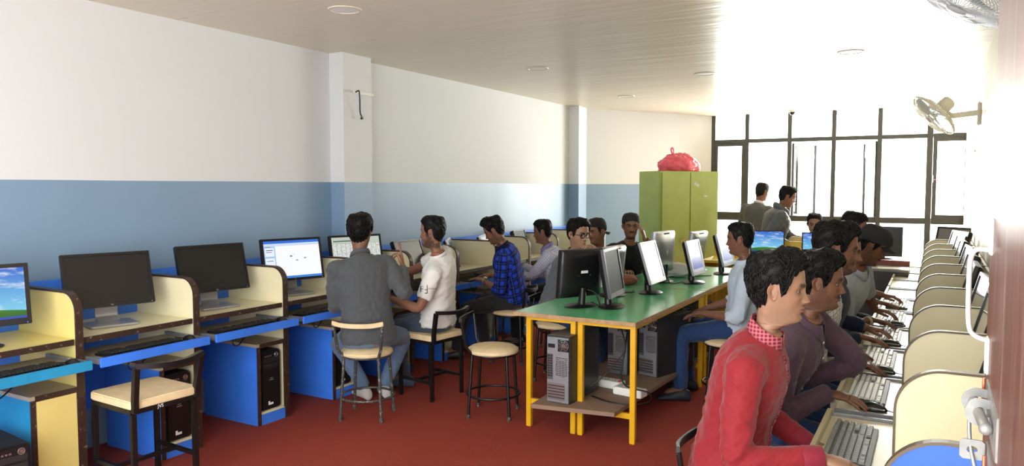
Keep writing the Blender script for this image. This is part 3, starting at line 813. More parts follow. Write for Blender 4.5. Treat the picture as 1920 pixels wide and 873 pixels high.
# mice
def mouse(label, loc, rz, m, acc):
    t = thing('mouse', label, 'mouse', loc, rz, 'mice')
    bm = new(); bmesh.ops.create_uvsphere(bm, u_segments=20, v_segments=12, radius=1)
    for v in bm.verts:
        c = v.co; z = max(c.z, -0.15)
        v.co = Vector((c.x * 0.055, c.y * (0.031 - 0.004 * c.x), (z + 0.15) * 0.03 * (1 - 0.25 * max(0, -c.x))))
    obj('shell', bm, m, t, smooth=True)
    bm = new(); cyl(bm, (-0.03, -0.004, 0.026), (-0.03, 0.004, 0.026), 0.008, 12); obj('wheel', bm, acc, t)
    bm = new(); bar(bm, [(-0.045, 0.029, 0.012), (0.0, 0.0325, 0.017), (0.045, 0.025, 0.014)], 0.003, 0.005); obj('side_trim', bm, acc, t)
    bm = new(); tube(bm, curve_pts([(-0.053, 0, 0.006), (-0.09, 0.01, 0.003), (-0.13, -0.015, 0.003), (-0.17, 0.0, 0.003)], 5), 0.0022, 6); obj('cord', bm, M_cable, t)
    return t
ms = mouse('black and silver mouse on the blue-green keyboard shelf', (-3.82, 2.175, 0.689), R(0), M_black, M_silver)
for l, y in (('black mouse on the shelf above the square black stool', 2.88), ('black mouse on the third left desk\'s shelf', 3.60), ('black mouse under the lit editor screen', 4.32)):
    dup(ms, (-3.84, y, 0.689), R(-8), l, 'mice')
for l, y in (('black mouse under the plum shirt\'s typing hand', 3.40), ('black mouse under the hand of the white checked shirt', 4.12), ('dark mouse under the navy-sleeved hand', 4.86), ('glossy black mouse on a tray near the white wristband', 5.56)):
    dup(ms, (-0.20, y, 0.673), R(180), l, 'mice')

# tower computers
def grille(bm, cy, cz, r, x, n=3):
    for k in range(n):
        rr = r * (k + 1) / n
        pts = [(x, cy + rr * math.cos(2 * PI * j / 24), cz + rr * math.sin(2 * PI * j / 24)) for j in range(24)]
        tube(bm, pts, 0.0022, 4, closed=True)
    for k in range(4):
        a = PI * k / 4 + .4
        tube(bm, [(x, cy - r * math.cos(a), cz - r * math.sin(a)), (x, cy + r * math.cos(a), cz + r * math.sin(a))], 0.0022, 4)
def tower_back(label, loc, rz, w=0.18, h=0.42, d=0.45, rednote=False):
    """back panel faces local -y"""
    t = thing('tower_computer', label, 'computer', loc, rz, 'tower computers under the green table')
    bm = new(); box2(bm, (-w / 2, 0.004, 0.0), (w / 2, d, h)); obj('case', bm, M_case, t, bevel=0.004)
    bm = new(); box2(bm, (-w / 2 + .004, 0.02, h + 0.0002), (w / 2 - .004, d - .01, h + 0.0025)); obj('top_cover', bm, M_casetop, t)
    bm = new(); box2(bm, (-w / 2 + 0.006, 0.0, 0.006), (w / 2 - 0.006, 0.0038, h - 0.006)); obj('back_plate', bm, M_galv, t)
    def B(name, cells, m, y0=-0.003):
        b_ = new()
        for (x0, z0, x1, z1) in cells: box2(b_, (x0, y0, z0), (x1, 0.001, z1))
        obj(name, b_, m, t)
    B('fan_recess', [(0.0, h - 0.095, 0.078, h - 0.018)], M_dark, -0.0006)
    b_ = new(); grille(b_, 0.039, h - 0.056, 0.036, 0.0, 3)
    for v in b_.verts: v.co = Vector((v.co.y, -0.003 + v.co.x, v.co.z))
    obj('fan_grille', b_, M_steel, t)
    B('power_socket', [(-0.07, h - 0.075, -0.02, h - 0.05)], M_black)
    if rednote: B('voltage_switch', [(-0.07, h - 0.047, -0.02, h - 0.03)], M_red)
    B('port_panel', [(-0.075, h - 0.28, -0.035, h - 0.115)], mat('dark_steel', (92, 92, 96), 0.5, 0.4))
    cells = []
    random.seed(int(abs(loc[0] * 1000)))
    for k in range(9):
        z = h - 0.132 - k * 0.016
        cells.append((-0.070, z, -0.057, z + 0.009)); cells.append((-0.052, z, -0.040, z + 0.009))
    B('port', cells, M_black, -0.0045)
    cells = []
    for r_ in range(11):
        for c in range(8): cells.append((-0.012 + c * 0.0105, h - 0.25 + r_ * 0.011, -0.006 + c * 0.0105, h - 0.244 + r_ * 0.011))
    B('air_hole', cells, M_dark, -0.0005)
    for c in (0.068,):
        b_ = new(); tube(b_, [(0.03 + 0.047 * math.cos(2 * PI * k / 28), -0.001, h - 0.2 + 0.055 * math.sin(2 * PI * k / 28)) for k in range(28)], 0.0018, 4, closed=True); obj('case_fan_rim', b_, M_steel, t)
    B('slot_cover', [(-0.072, 0.022 + k * 0.019, 0.05, 0.034 + k * 0.019) for k in range(6)], M_steel, -0.004)
    B('slot_gap', [(-0.072, 0.034 + k * 0.019, 0.05, 0.0385 + k * 0.019) for k in range(5)], M_dark, -0.001)
    return t
tower_back('nearest tower computer, bright silver back with round fan, on the shelf', (-2.06, 4.225, 0.222), R(-2), 0.165, 0.43, 0.44)
tower_back('tower computer with a red switch on its back, standing on the shelf', (-2.00, 5.10, 0.222), R(-4), 0.165, 0.42, 0.40, True)
tower_back('tower computer with long dark side beside the yellow table leg', (-1.79, 5.16, 0.222), R(-16), 0.165, 0.43, 0.48)
dup([c for c in COL.objects if c.get('label', '').startswith('tower computer with long')][0], (-1.74, 5.78, 0.222), R(-6), 'dark tower computer farther back on the shelf, beside the jeans', 'tower computers under the green table')
def tower_front(label, loc, rz):
    t = thing('tower_computer', label, 'computer', loc, rz, 'tower computers in the left desks')
    bm = new(); box2(bm, (-0.42, -0.085, 0.0), (-0.005, 0.085, 0.40)); obj('case', bm, M_blackmatt, t, bevel=0.004)
    bm = new(); box2(bm, (-0.005, -0.086, 0.0), (0.018, 0.086, 0.402)); obj('front_panel', bm, M_black, t, bevel=0.01)
    bm = new(); box2(bm, (0.018, -0.07, 0.325), (0.0195, 0.07, 0.355)); box2(bm, (0.018, -0.07, 0.285), (0.0195, 0.07, 0.315)); obj('drive_cover', bm, M_blackmatt, t)
    bm = new(); tube(bm, [(0.02, 0.045 + 0.014 * math.cos(2 * PI * k / 20), 0.37 + 0.014 * math.sin(2 * PI * k / 20)) for k in range(20)], 0.003, 6, closed=True); cyl(bm, (0.017, 0.045, 0.37), (0.021, 0.045, 0.37), 0.009, 14); obj('power_button', bm, M_steel, t)
    bm = new()
    for k in range(4): box2(bm, (0.018, -0.055 + k * 0.016, 0.364), (0.0195, -0.045 + k * 0.016, 0.372))
    obj('usb_port', bm, M_steel, t)
    bm = new(); box2(bm, (0.018, -0.018, 0.20), (0.0192, 0.018, 0.205)); box2(bm, (0.018, -0.012, 0.212), (0.0192, 0.012, 0.216)); obj('badge', bm, M_silver, t)
    bm = new(); box2(bm, (0.018, -0.03, 0.032), (0.0195, 0.012, 0.046)); box2(bm, (0.018, -0.03, 0.046), (0.0195, -0.016, 0.058)); obj('sticker', bm, M_white, t)
    return t
tf = tower_front('black tower computer behind the square black stool', (-3.925, 2.98 - 0.132, 0.086), 0)
dup(tf, (-3.925, LY[2] - 0.132, 0.086), 0, 'black tower computer in the third left desk', 'tower computers in the left desks')
dup(tf, (-3.925, LY[3] - 0.132, 0.086), 0, 'black tower computer behind the round stool of the grey-shirted man', 'tower computers in the left desks')
tw = dup(tf, (-3.925, LY[4] - 0.132, 0.086), 0, 'tower computer with pale front below the white T-shirt man', 'tower computers in the left desks')
dup(tf, (-3.70, 1.80, 0.0), R(-6), 'black tower computer standing on the carpet at the bottom left corner', 'tower computers in the left desks')

# ================================================================ green tables
def green_table(label, x0, x1, y0, y1, legs_y):
    t = thing('long_table', label, 'table', ((x0 + x1) / 2, (y0 + y1) / 2, 0), 0, 'green-topped tables')
    ox, oy = (x0 + x1) / 2, (y0 + y1) / 2
    a, b = (x1 - x0) / 2, (y1 - y0) / 2
    bm = new(); box2(bm, (-a + .004, -b + .004, 0.752), (a - .004, b - .004, 0.770)); obj('tabletop', bm, M_green, t)
    bm = new()
    for p, q in (((-a, -b), (a, -b + .0038)), ((-a, b - .0038), (a, b)), ((-a, -b + .0039), (-a + .0038, b - .0039)), ((a - .0038, -b + .0039), (a, b - .0039))): box2(bm, (p[0], p[1], 0.745), (q[0], q[1], 0.771))
    obj('board_edge', bm, M_woodedge, t)
    xs = [(-a + 0.10, -a + 0.425), (-a + 0.475, a - 0.03)]
    for (p, q) in xs:
        for y in (-b + 0.05, b - 0.05):
            for x in (p, q):
                bm = new(); box2(bm, (x - 0.0175, y - 0.0175, 0.0), (x + 0.0175, y + 0.0175, 0.72)); obj('leg', bm, M_yellow, t, bevel=0.003)
            bm = new(); box2(bm, (p - 0.0175, y - 0.015, 0.7205), (q + 0.0175, y + 0.015, 0.744)); obj('top_rail', bm, M_yellow, t)
            bm = new(); box2(bm, (p + 0.018, y - 0.012, 0.155), (q - 0.018, y + 0.012, 0.19)); obj('low_rail', bm, M_yellow, t)
        for x in (p, q):
            bm = new(); box2(bm, (x - 0.015, -b + 0.068, 0.7205), (x + 0.015, b - 0.068, 0.744)); obj('side_rail', bm, M_yellow, t)
    return t
green_table('green-topped table on yellow legs nearest the camera', -2.43, -1.57, 4.30, 5.93, None)
green_table('second green-topped table, end to end behind the first', -2.43, -1.57, 5.935, 7.75, None)
bm = new(); box2(bm, (-2.33, 4.40, 0.195), (-1.60, 6.3, 0.2215))
# one long board on the low rails, near edge cut slightly askew
o = obj('shelf_board', bm, M_board, bevel=0.002); tag(o, 'long brown board lying across the low rails under the green table', 'shelf')
for v in o.data.vertices:
    if v.co.y < 4.5: v.co.x, v.co.y = ((-2.20, 4.13) if v.co.x < -2 else (-1.67, 4.215))
bm = new(); box2(bm, (-2.30, 4.12, 0.095), (-1.95, 4.20, 0.125)); box2(bm, (-2.30, 4.14, 0.125), (-2.26, 4.19, 0.155)); box2(bm, (-2.10, 4.14, 0.125), (-2.06, 4.19, 0.155))
# power strips
def power_strip(label, loc, rz):
    t = thing('power_strip', label, 'power strip', loc, rz, 'power strips under the table')
    bm = new(); box2(bm, (-0.105, -0.045, 0.0), (0.105, 0.045, 0.05)); obj('housing', bm, M_white, t, bevel=0.005)
    for k in range(3):
        bm = new()
        for dx, dy in ((0, 0.016), (-0.009, -0.006), (0.009, -0.006)): cyl(bm, (-0.07 + k * 0.055 + dx, dy, 0.049), (-0.07 + k * 0.055 + dx, dy, 0.0508), 0.005, 8)
        obj('socket', bm, M_dark, t)
    bm = new(); box2(bm, (0.075, -0.015, 0.049), (0.095, 0.015, 0.056)); obj('switch', bm, M_red if 'left' in label else M_offwhite, t, bevel=0.001)
    return t
power_strip('white power strip on the shelf, left of the pair, close to the nearest tower', (-1.925, 4.76, 0.2225), R(-9))
power_strip('white power strip beside the yellow leg, right of the pair', (-1.725, 4.63, 0.2225), R(-9))
bm = new(); tube(bm, curve_pts([(-1.83, 4.85, 0.60), (-1.79, 4.70, 0.50), (-1.80, 4.66, 0.36), (-1.78, 4.66, 0.285), (-1.70, 4.60, 0.278), (-1.58, 4.58, 0.27), (-1.55, 4.52, 0.232), (-1.62, 4.42, 0.228), (-1.78, 4.40, 0.228), (-1.93, 4.47, 0.228)], 6), 0.005, 6)
tag(obj('power_cable', bm, M_cable, smooth=True), 'black cable looping over the white power strips', 'cable')
bm = new(); tube(bm, curve_pts([(-1.80, 4.62, 0.70), (-1.73, 4.55, 0.55), (-1.80, 4.52, 0.44), (-1.86, 4.50, 0.36), (-1.97, 4.45, 0.26), (-2.0, 4.44, 0.228)], 6), 0.005, 6)
tag(obj('power_cable', bm, M_cable, smooth=True), 'black cable hanging down from the table behind its front leg', 'cable')
for l, pts in (('thin black lead trailing across the near green table', [(-2.09, 5.66, TZ + .004), (-2.05, 5.55, TZ + .004), (-2.2, 5.4, TZ + .004), (-2.3, 5.2, TZ + .004), (-2.22, 5.02, TZ + .004)]),
               ('black lead running from the silver-backed monitor along the table', [(-2.02, 6.36, TZ + .03), (-1.95, 6.2, TZ + .004), (-1.9, 6.35, TZ + .004), (-1.86, 6.5, TZ + .004), (-1.95, 6.75, TZ + .004), (-1.8, 6.95, TZ + .004)])):
    bm = new(); tube(bm, curve_pts(pts, 6), 0.004, 6); tag(obj('monitor_lead', bm, M_cable, smooth=True), l, 'cable')
# crumpled pale plastic bag on the second table
def blob(name, loc, s, m, label, cat, amp=0.25, freq=3.0, seed=1, flat=0.0, ico=4):
    from mathutils import noise
    bm = new(); bmesh.ops.create_icosphere(bm, subdivisions=ico, radius=1)
    for v in bm.verts:
        n = noise.fractal(v.co * freq + Vector((seed, 0, 0)), 0.8, 2.0, 4); rdg = abs(noise.noise(v.co * freq * 1.7 + Vector((0, seed, 0))))
        c = v.co * (1 + amp * (n * 0.6 - rdg * 0.9)); z = max(c.z, -0.72)
        v.co = Vector((c.x * s[0], c.y * s[1], (z + 0.72) * s[2]))
    o = obj(name, bm, m, smooth=True, loc=loc)
    return tag(o, label, cat)
blob('plastic_bag', (-2.12, 6.75, TZ), (0.21, 0.15, 0.075), mat('pale_grey_plastic_bag', (196, 198, 200), 0.35), 'crumpled pale grey plastic bag lying on the second green table', 'bag', 0.35, 2.5, 4)
blob('folded_cloth', (-2.28, 5.98, TZ), (0.10, 0.15, 0.05), mat('reddish_brown_cloth', (140, 84, 66), 0.8, var=0.3, vscale=25), 'reddish-brown folded cloth on the table by the black T-shirt man', 'cloth', 0.2, 2.5, 9)

# ================================================================ stools
def ring_pts(r, z, n=28): return [(r * math.cos(2 * PI * k / n), r * math.sin(2 * PI * k / n), z) for k in range(n)]
def round_stool(label, loc, rz, metal=None, back=True, cream_rail=False, group='round stools'):
    """back rest on local -x side"""
    metal = metal or M_blackmetal
    t = thing('round_stool', label, 'stool', loc, rz, group)
    bm = new(); lathe(bm, [(0, 0.492), (0.10, 0.490), (0.155, 0.482), (0.178, 0.468), (0.182, 0.455), (0.178, 0.445), (0, 0.445)], 32); obj('seat', bm, M_seat, t, smooth='auto')
    bm = new(); tube(bm, ring_pts(0.168, 0.437), 0.008, 8, closed=True); obj('seat_ring', bm, metal, t, smooth=True)
    for k in range(4):
        a = PI / 4 + k * PI / 2; c, s = math.cos(a), math.sin(a)
        bm = new(); cyl(bm, (c * 0.205, s * 0.205, 0.02), (c * 0.172, s * 0.172, 0.436), 0.0105, 12)
        l = obj('leg', bm, metal, t, smooth='auto')
        bm = new(); cyl(bm, (c * 0.2055, s * 0.2055, 0.0), (c * 0.205, s * 0.205, 0.028), 0.0135, 12); obj('leg_tip', bm, M_greymetal, l)
    bm = new(); tube(bm, ring_pts(0.186, 0.15), 0.0085, 8, closed=True); obj('foot_ring', bm, metal, t, smooth=True)
    if back:
        for s in (-1, 1):
            bm = new(); tube(bm, [(-0.12, s * 0.122, 0.44), (-0.16, s * 0.15, 0.50), (-0.185, s * 0.172, 0.68)], 0.0105, 10); obj('back_post', bm, metal, t, smooth='auto')
        bm = new(); bar(bm, curve_pts([(-0.185, -0.178, 0.685), (-0.215, -0.10, 0.675), (-0.225, 0, 0.672), (-0.215, 0.10, 0.675), (-0.185, 0.178, 0.685)], 6), 0.03, 0.013, (1, 0, 0)); obj('back_rail', bm, M_seat if cream_rail else metal, t, smooth='auto', bevel=0.002)
    return t
def square_stool(label, loc, rz):
    """back rest on local -x side"""
    t = thing('square_stool', label, 'stool', loc, rz, 'square black-framed stools'); a = 0.165; m = M_blackmetal
    bm = new(); rrect(bm, 0, 0.37, 0.37, 0, 0.04, 0.03, Matrix.Rotation(PI / 2, 4, 'Y')); bmesh.ops.transform(bm, matrix=Matrix.Translation((0, 0, 0.4955)), verts=bm.verts)
    obj('seat', bm, M_seat, t, smooth='auto', bevel=0.008)
    bm = new()
    for s in (-1, 1): box2(bm, (-a, s * a - .0125, 0.43), (a, s * a + .0125, 0.455)); box2(bm, (s * a - .0125, -a + .0125, 0.43), (s * a + .0125, a - .0125, 0.455))
    obj('seat_frame', bm, m, t)
    for sx in (-1, 1):
        for sy in (-1, 1):
            bm = new(); box2(bm, (sx * a - .0125, sy * a - .0125, 0.0), (sx * a + .0125, sy * a + .0125, 0.4298)); obj('leg', bm, m, t, bevel=0.002)
    bm = new()
    for s in (-1, 1): box2(bm, (-a + .0126, s * a - .009, 0.13), (a - .0126, s * a + .009, 0.15))
    box2(bm, (-.009, -a + .009, 0.13), (.009, a - .009, 0.15)); obj('stretcher', bm, m, t)
    for s in (-1, 1):
        bm = new(); bar(bm, [(-a - 0.018, s * a, 0.44), (-a - 0.02, s * a, 0.50), (-a - 0.055, s * (a + .01), 0.67)], 0.026, 0.026, (1, 0, 0)); obj('back_post', bm, m, t)
    bm = new(); bar(bm, curve_pts([(-a - 0.055, -a - .012, 0.675), (-a - 0.10, -0.08, 0.668), (-a - 0.112, 0, 0.666), (-a - 0.10, 0.08, 0.668), (-a - 0.055, a + .012, 0.675)], 6), 0.026, 0.026, (0, 0, 1)); obj('back_rail', bm, m, t)
    return t
# headings: local +x is the way the sitter faces
sq = square_stool('empty square stool with black frame in front of the second left desk', (-3.665, 2.465, 0), R(177)); sq.scale = (1.08, 1.05, 1.05)
for c_ in list(sq.children):
    if c_.name.startswith('seat_frame'):
        text_obj('paint_mark', 'JVS', 0.024, M_white, c_, Matrix.Translation((-0.1785, 0.03, 0.4425)) @ Matrix(((0, 0, -1, 0), (-1, 0, 0, 0), (0, 1, 0, 0), (0, 0, 0, 1))), 'white painted letters')
SQ0 = sq
sq = square_stool('square black stool under the man in the white T-shirt', (-3.36, 4.66, 0), R(172)) if True else dup(sq, (-3.36, 4.66, 0), R(172), 'square black stool under the man in the white T-shirt', 'square black-framed stools')
for l, p, a in (('empty square stool, cream seat showing just past the far green table end', (-1.22, 7.0), 175), ('square stool beyond the tables near the olive cabinet', (-1.25, 7.75), 175)):
    dup(sq, (*p, 0), R(a), l, 'square black-framed stools')
round_stool('worn grey round stool with cream rail under the grey-shirted man', (-3.42, 3.98, 0), R(112), M_greymetal, True, True)
rs = round_stool('empty round stool with cream seat left of the green table', (-2.68, 4.46, 0), R(18), M_blackmetal)
for l, p, a in (('round stool under the man in the blue check shirt', (-3.36, 5.92), 190), ('round stool under the man in glasses, left of the table', (-2.72, 5.55), 10), ('stool under the man in the pale checked shirt', (-3.28, 6.75), 190),
                ('stool under the capped man in the dark jacket', (-2.72, 6.40), 0), ('stool under the man in the black T-shirt', (-2.66, 7.0), 0), ('round stool under the man in the pale blue shirt, right of the table', (-1.30, 5.55), 190)):
    dup(rs, (*p, 0), R(a), l, 'round stools')
round_stool('dark stool with a curved strap back under the man in red', (-0.555, 2.66, 0), R(-4), M_blackmetal)
for l, p in (('stool under the man in the plum shirt', (-0.62, 3.45)), ('stool under the man in the white checked shirt', (-0.62, 4.12)), ('stool under the man in the navy sleeve', (-0.60, 4.78)), ('stool under the man in the black cap', (-0.60, 5.42)), ('stool under the farthest man of the right row', (-0.62, 6.4))):
    dup(rs, (*p, 0), R(0), l, 'round stools')

# ================================================================ cabinet and bag
cang = math.atan2(0.82, 0.57)
def cabinet(loc):
    """near-left front corner at local origin; front runs along +x, depth +y"""
    t = thing('metal_cabinet', 'olive green two-door metal cabinet in the far left corner', 'cabinet', loc, cang); W, D, H = 0.95, 0.46, 1.80
    m = M_olive
    bm = new(); box2(bm, (0, 0.02, 0.06), (W, D, H)); obj('carcass', bm, m, t, bevel=0.006)
    bm = new(); box2(bm, (0.02, 0.03, 0), (W - .02, D - .02, 0.0595)); obj('plinth', bm, m, t)
    for x0, x1 in ((0.03, W / 2 - .004), (W / 2 + .004, W - .02)):
        bm = new(); box2(bm, (x0, 0.0, 0.09), (x1, 0.0195, H - .02)); d = obj('door', bm, m, t, bevel=0.004)
    bm = new(); box2(bm, (W / 2 - .0035, 0.008, 0.09), (W / 2 + .0035, 0.0195, H - .02)); obj('door_gap', bm, M_dark, t)
    bm = new(); cyl(bm, (W / 2 - .10, 0.0, 0.93), (W / 2 - .10, -0.02, 0.93), 0.012, 12); bar(bm, [(W / 2 - .10, -0.022, 0.93), (W / 2 - .15, -0.026, 0.915), (W / 2 - .17, -0.026, 0.90)], 0.01, 0.014); obj('handle', bm, M_gold, t)
    for x in (W / 2 - .10, W / 2 + .08):
        bm = new(); cyl(bm, (x, 0.0, 0.84), (x, -0.008, 0.84), 0.014, 14); obj('lock', bm, M_gold, t)
    bm = new(); box2(bm, (W / 2 + .08, -0.004, 0.93), (W / 2 + .09, 0.0, 0.955)); obj('keyhole_plate', bm, M_gold, t)
    bm = new(); box(bm, (W / 2 + .10, -0.0008, 1.63), (0.09, 0.001, 0.035), Matrix.Rotation(R(25), 3, 'Y')); box(bm, (W / 2 + .25, -0.0008, 1.48), (0.05, 0.001, 0.02), Matrix.Rotation(R(10), 3, 'Y'))
    obj('torn_sticker', bm, mat('paper', (206, 208, 190), 0.7), t)
    bm = new()
    for k in range(10): cyl(bm, (0.012, 0.018, 0.5 + k * 0.12), (0.012, 0.0165, 0.5 + k * 0.12), 0.004, 6)
    obj('rivets', bm, M_gold, t)
    return t
CB = Vector((-3.02, 9.12, 0)); cabinet(CB)
def Cl(x, y, z): return CB + Vector((x * math.cos(cang) - y * math.sin(cang), x * math.sin(cang) + y * math.cos(cang), z))
M_bag = mat('pink_red_plastic_bag', (228, 92, 114), 0.3, var=0.2, vscale=7)
t = thing('plastic_bag', 'knotted pink-red plastic bag lying on top of the olive cabinet', 'bag', Cl(0.47, 0.24, 1.801), cang)
from mathutils import noise as mnoise
bm = new(); bmesh.ops.create_icosphere(bm, subdivisions=5, radius=1)
for v in bm.verts:
    c = v.co.copy(); a = math.atan2(c.y, c.x + 0.25)
    pl = abs(math.sin(a * 7 + 2 * mnoise.noise(c * 2))) * max(0.0, c.z) * 0.10
    n = mnoise.fractal(c * 2.6, 0.8, 2, 4) * 0.10 + abs(mnoise.noise(c * 5)) * 0.10
    s = 1 - pl - n
    z = max(c.z * s, -0.45)
    v.co = Vector((c.x * s * 0.31 * (1 - 0.18 * z), c.y * s * 0.2, (z + 0.45) * 0.175))
obj('bag_body', bm, M_bag, t, smooth=True)
bm = new(); bar(bm, curve_pts([(-0.10, 0, 0.22), (-0.125, 0, 0.28), (-0.105, 0.01, 0.305), (-0.085, 0, 0.28), (-0.09, 0, 0.22)], 5), 0.022, 0.006, (0, 1, 0)); obj('bag_handle', bm, M_bag, t, smooth=True)

# ================================================================ far desks by the windows
M_yl = mat('yellow_laminate', (222, 196, 70), 0.45, var=0.06)
t = thing('partition_desk', 'yellow desk by the windows carrying the two screens with hill wallpaper', 'desk', (-1.6, 8.55, 0))
bm = new(); box2(bm, (-0.65, -0.3, 0.76), (0.62, 0.25, 0.79)); obj('worktop', bm, M_yl, t)
bm = new(); box2(bm, (-0.65, 0.2505, 0.0), (0.62, 0.27, 0.99)); obj('modesty_panel', bm, M_yl, t)
for x in (-0.65, 0.60):
    bm = new(); box2(bm, (x, -0.3, 0.0), (x + 0.02, 0.25, 0.759)); obj('side_panel', bm, M_yl, t)
monitor('wide screen with hill wallpaper on the yellow desk, left of two', (-1.60, 8.52, 0.791), -72, 0.36, 0.255, M_hill, 'black', 4, 0.075, 'screens on the yellow desk', 0.012)
monitor('wide screen with hill wallpaper on the yellow desk, right of two, partly hidden', (-1.06, 8.52, 0.791), -76, 0.36, 0.255, M_hill, 'black', 4, 0.07, 'screens on the yellow desk', 0.012)
t = thing('office_chair', 'cream-backed chair showing above the yellow desk between the two screens', 'chair', (-1.36, 9.08, 0))
bm = new(); rrect(bm, 0.93, 0.22, 0.2, -0.02, 0.02, 0.05); bmesh.ops.rotate(bm, cent=(0, 0, 0), matrix=Matrix.Rotation(R(-80), 3, 'Z'), verts=bm.verts); obj('backrest', bm, M_seat, t, smooth='auto', bevel=0.006)
bm = new(); rrect(bm, 0, 0.4, 0.4, 0, 0.05, 0.05, Matrix.Rotation(PI / 2, 4, 'Y')); bmesh.ops.transform(bm, matrix=Matrix.Translation((0, 0, 0.5)), verts=bm.verts); obj('seat', bm, M_seat, t, bevel=0.006)
bm = new(); cyl(bm, (0, 0, 0.03), (0, 0, 0.45), 0.02); bar(bm, [(0, 0.2, 0.48), (0, 0.03, 0.9)], 0.03, 0.01); obj('column', bm, M_blackmetal, t)
for k in range(4):
    a = k * PI / 2 + .4; bm = new(); bar(bm, [(0, 0, 0.08), (0.22 * math.cos(a), 0.22 * math.sin(a), 0.012)], 0.03, 0.02); obj('leg', bm, M_blackmetal, t)
# dark end desk with big monitor
t = thing('end_desk', 'dark grey desk closing the right row in front of the windows', 'desk', (-0.52, 8.9, 0))
M_dg = mat('dark_grey_laminate', (62, 64, 68), 0.5, var=0.08)
bm = new(); box2(bm, (-0.42, -0.25, 0.72), (0.30, 0.35, 0.745)); obj('worktop', bm, mat('grey_top', (128, 128, 128), 0.35), t)
bm = new(); box2(bm, (-0.42, -0.245, 0.0), (0.30, -0.225, 0.7195)); obj('front_panel', bm, M_dg, t)
for x in (-0.42, 0.28):
    bm = new(); box2(bm, (x, -0.2245, 0.0), (x + .02, 0.34, 0.7195)); obj('side_panel', bm, M_dg, t)
bm = new(); box2(bm, (-0.42, 0.18, 0.7455), (0.30, 0.24, 0.80)); obj('raised_ledge', bm, mat('red_brown_wood', (130, 66, 48), 0.5, var=0.2), t)
monitor('large switched-off black monitor on the dark grey end desk', (-0.50, 9.22, 0.801), -84, 0.40, 0.33, M_off, 'black', 2, 0.03, None, 0.02)
t = thing('paper_sheet', 'white sheets of paper on the dark grey end desk', 'paper', (-0.36, 8.78, 0.7455), R(8))
bm = new(); box2(bm, (-0.15, -0.1, 0), (0.15, 0.1, 0.004)); obj('sheet', bm, M_white, t)
# ================================================================ people
def V3(*a): return np.array(a, float)
def nrm(v): v = np.array(v, float); return v / (np.linalg.norm(v) + 1e-9)
def skin_mat(name, rough=0.5):
    m, t, b = nt(name)
    a = t.nodes.new('ShaderNodeAttribute'); a.attribute_name = 'Col'
    co = _coord(t)
    n = _noise(t, co, 60, 3, 0.6); f = _noise(t, co, 9, 2)
    c = _mixrgb(t, 0.10, a.outputs['Color'], _ramp(t, n, [(0.3, (0.02, 0.01, 0.008)), (0.7, (0.5, 0.28, 0.2))]))
    t.links.new(c, b.inputs['Base Color']); b.inputs['Roughness'].default_value = rough
    b.inputs['Subsurface Weight'].default_value = 0.0
    b.inputs['Specular IOR Level'].default_value = 0.35
    _bump(t, b, _noise(t, co, 420, 2), 0.12, 0.002)
    return m
M_skin = skin_mat('skin')
M_hair = mat('black_hair', (10, 9, 9), 0.52, var=0.4, vscale=60, bump=0.4, bscale=320, spec=0.25)
M_eyew = mat('eye_white', (150, 138, 130), 0.65)
M_iris = mat('dark_iris', (24, 14, 10), 0.4)

def interp(tab, z):
    """smooth interpolation of rows (z, a, b, c) sorted by z"""
    tab = np.array(sorted(tab)); zs = tab[:, 0]; out = []
    for c in range(1, tab.shape[1]):
        y = tab[:, c]; d = np.gradient(y, zs)
        i = np.clip(np.searchsorted(zs, z) - 1, 0, len(zs) - 2)
        h = zs[i + 1] - zs[i]; u = np.clip((z - zs[i]) / h, 0, 1)
        out.append((2 * u**3 - 3 * u**2 + 1) * y[i] + (u**3 - 2 * u**2 + u) * h * d[i] + (-2 * u**3 + 3 * u**2) * y[i + 1] + (u**3 - u**2) * h * d[i + 1])
    return out
HEADT = [(0.124, 0.0, -0.03, 0.020), (0.118, 0.036, -0.060, 0.046), (0.104, 0.062, -0.082, 0.062), (0.08, 0.081, -0.092, 0.0725), (0.05, 0.0895, -0.097, 0.0765), (0.022, 0.0905, -0.096, 0.0770),
         (0.0, 0.0855, -0.091, 0.0760), (-0.02, 0.0845, -0.088, 0.0745), (-0.04, 0.0845, -0.076, 0.0705), (-0.06, 0.0840, -0.068, 0.0655), (-0.08, 0.0810, -0.064, 0.0600), (-0.098, 0.0825, -0.063, 0.0535),
         (-0.112, 0.0735, -0.064, 0.0500), (-0.122, 0.0470, -0.066, 0.0490), (-0.132, 0.0180, -0.068, 0.0490), (-0.155, 0.0050, -0.074, 0.0505), (-0.19, 0.0010, -0.086, 0.0550), (-0.225, 0.000, -0.098, 0.0640)]
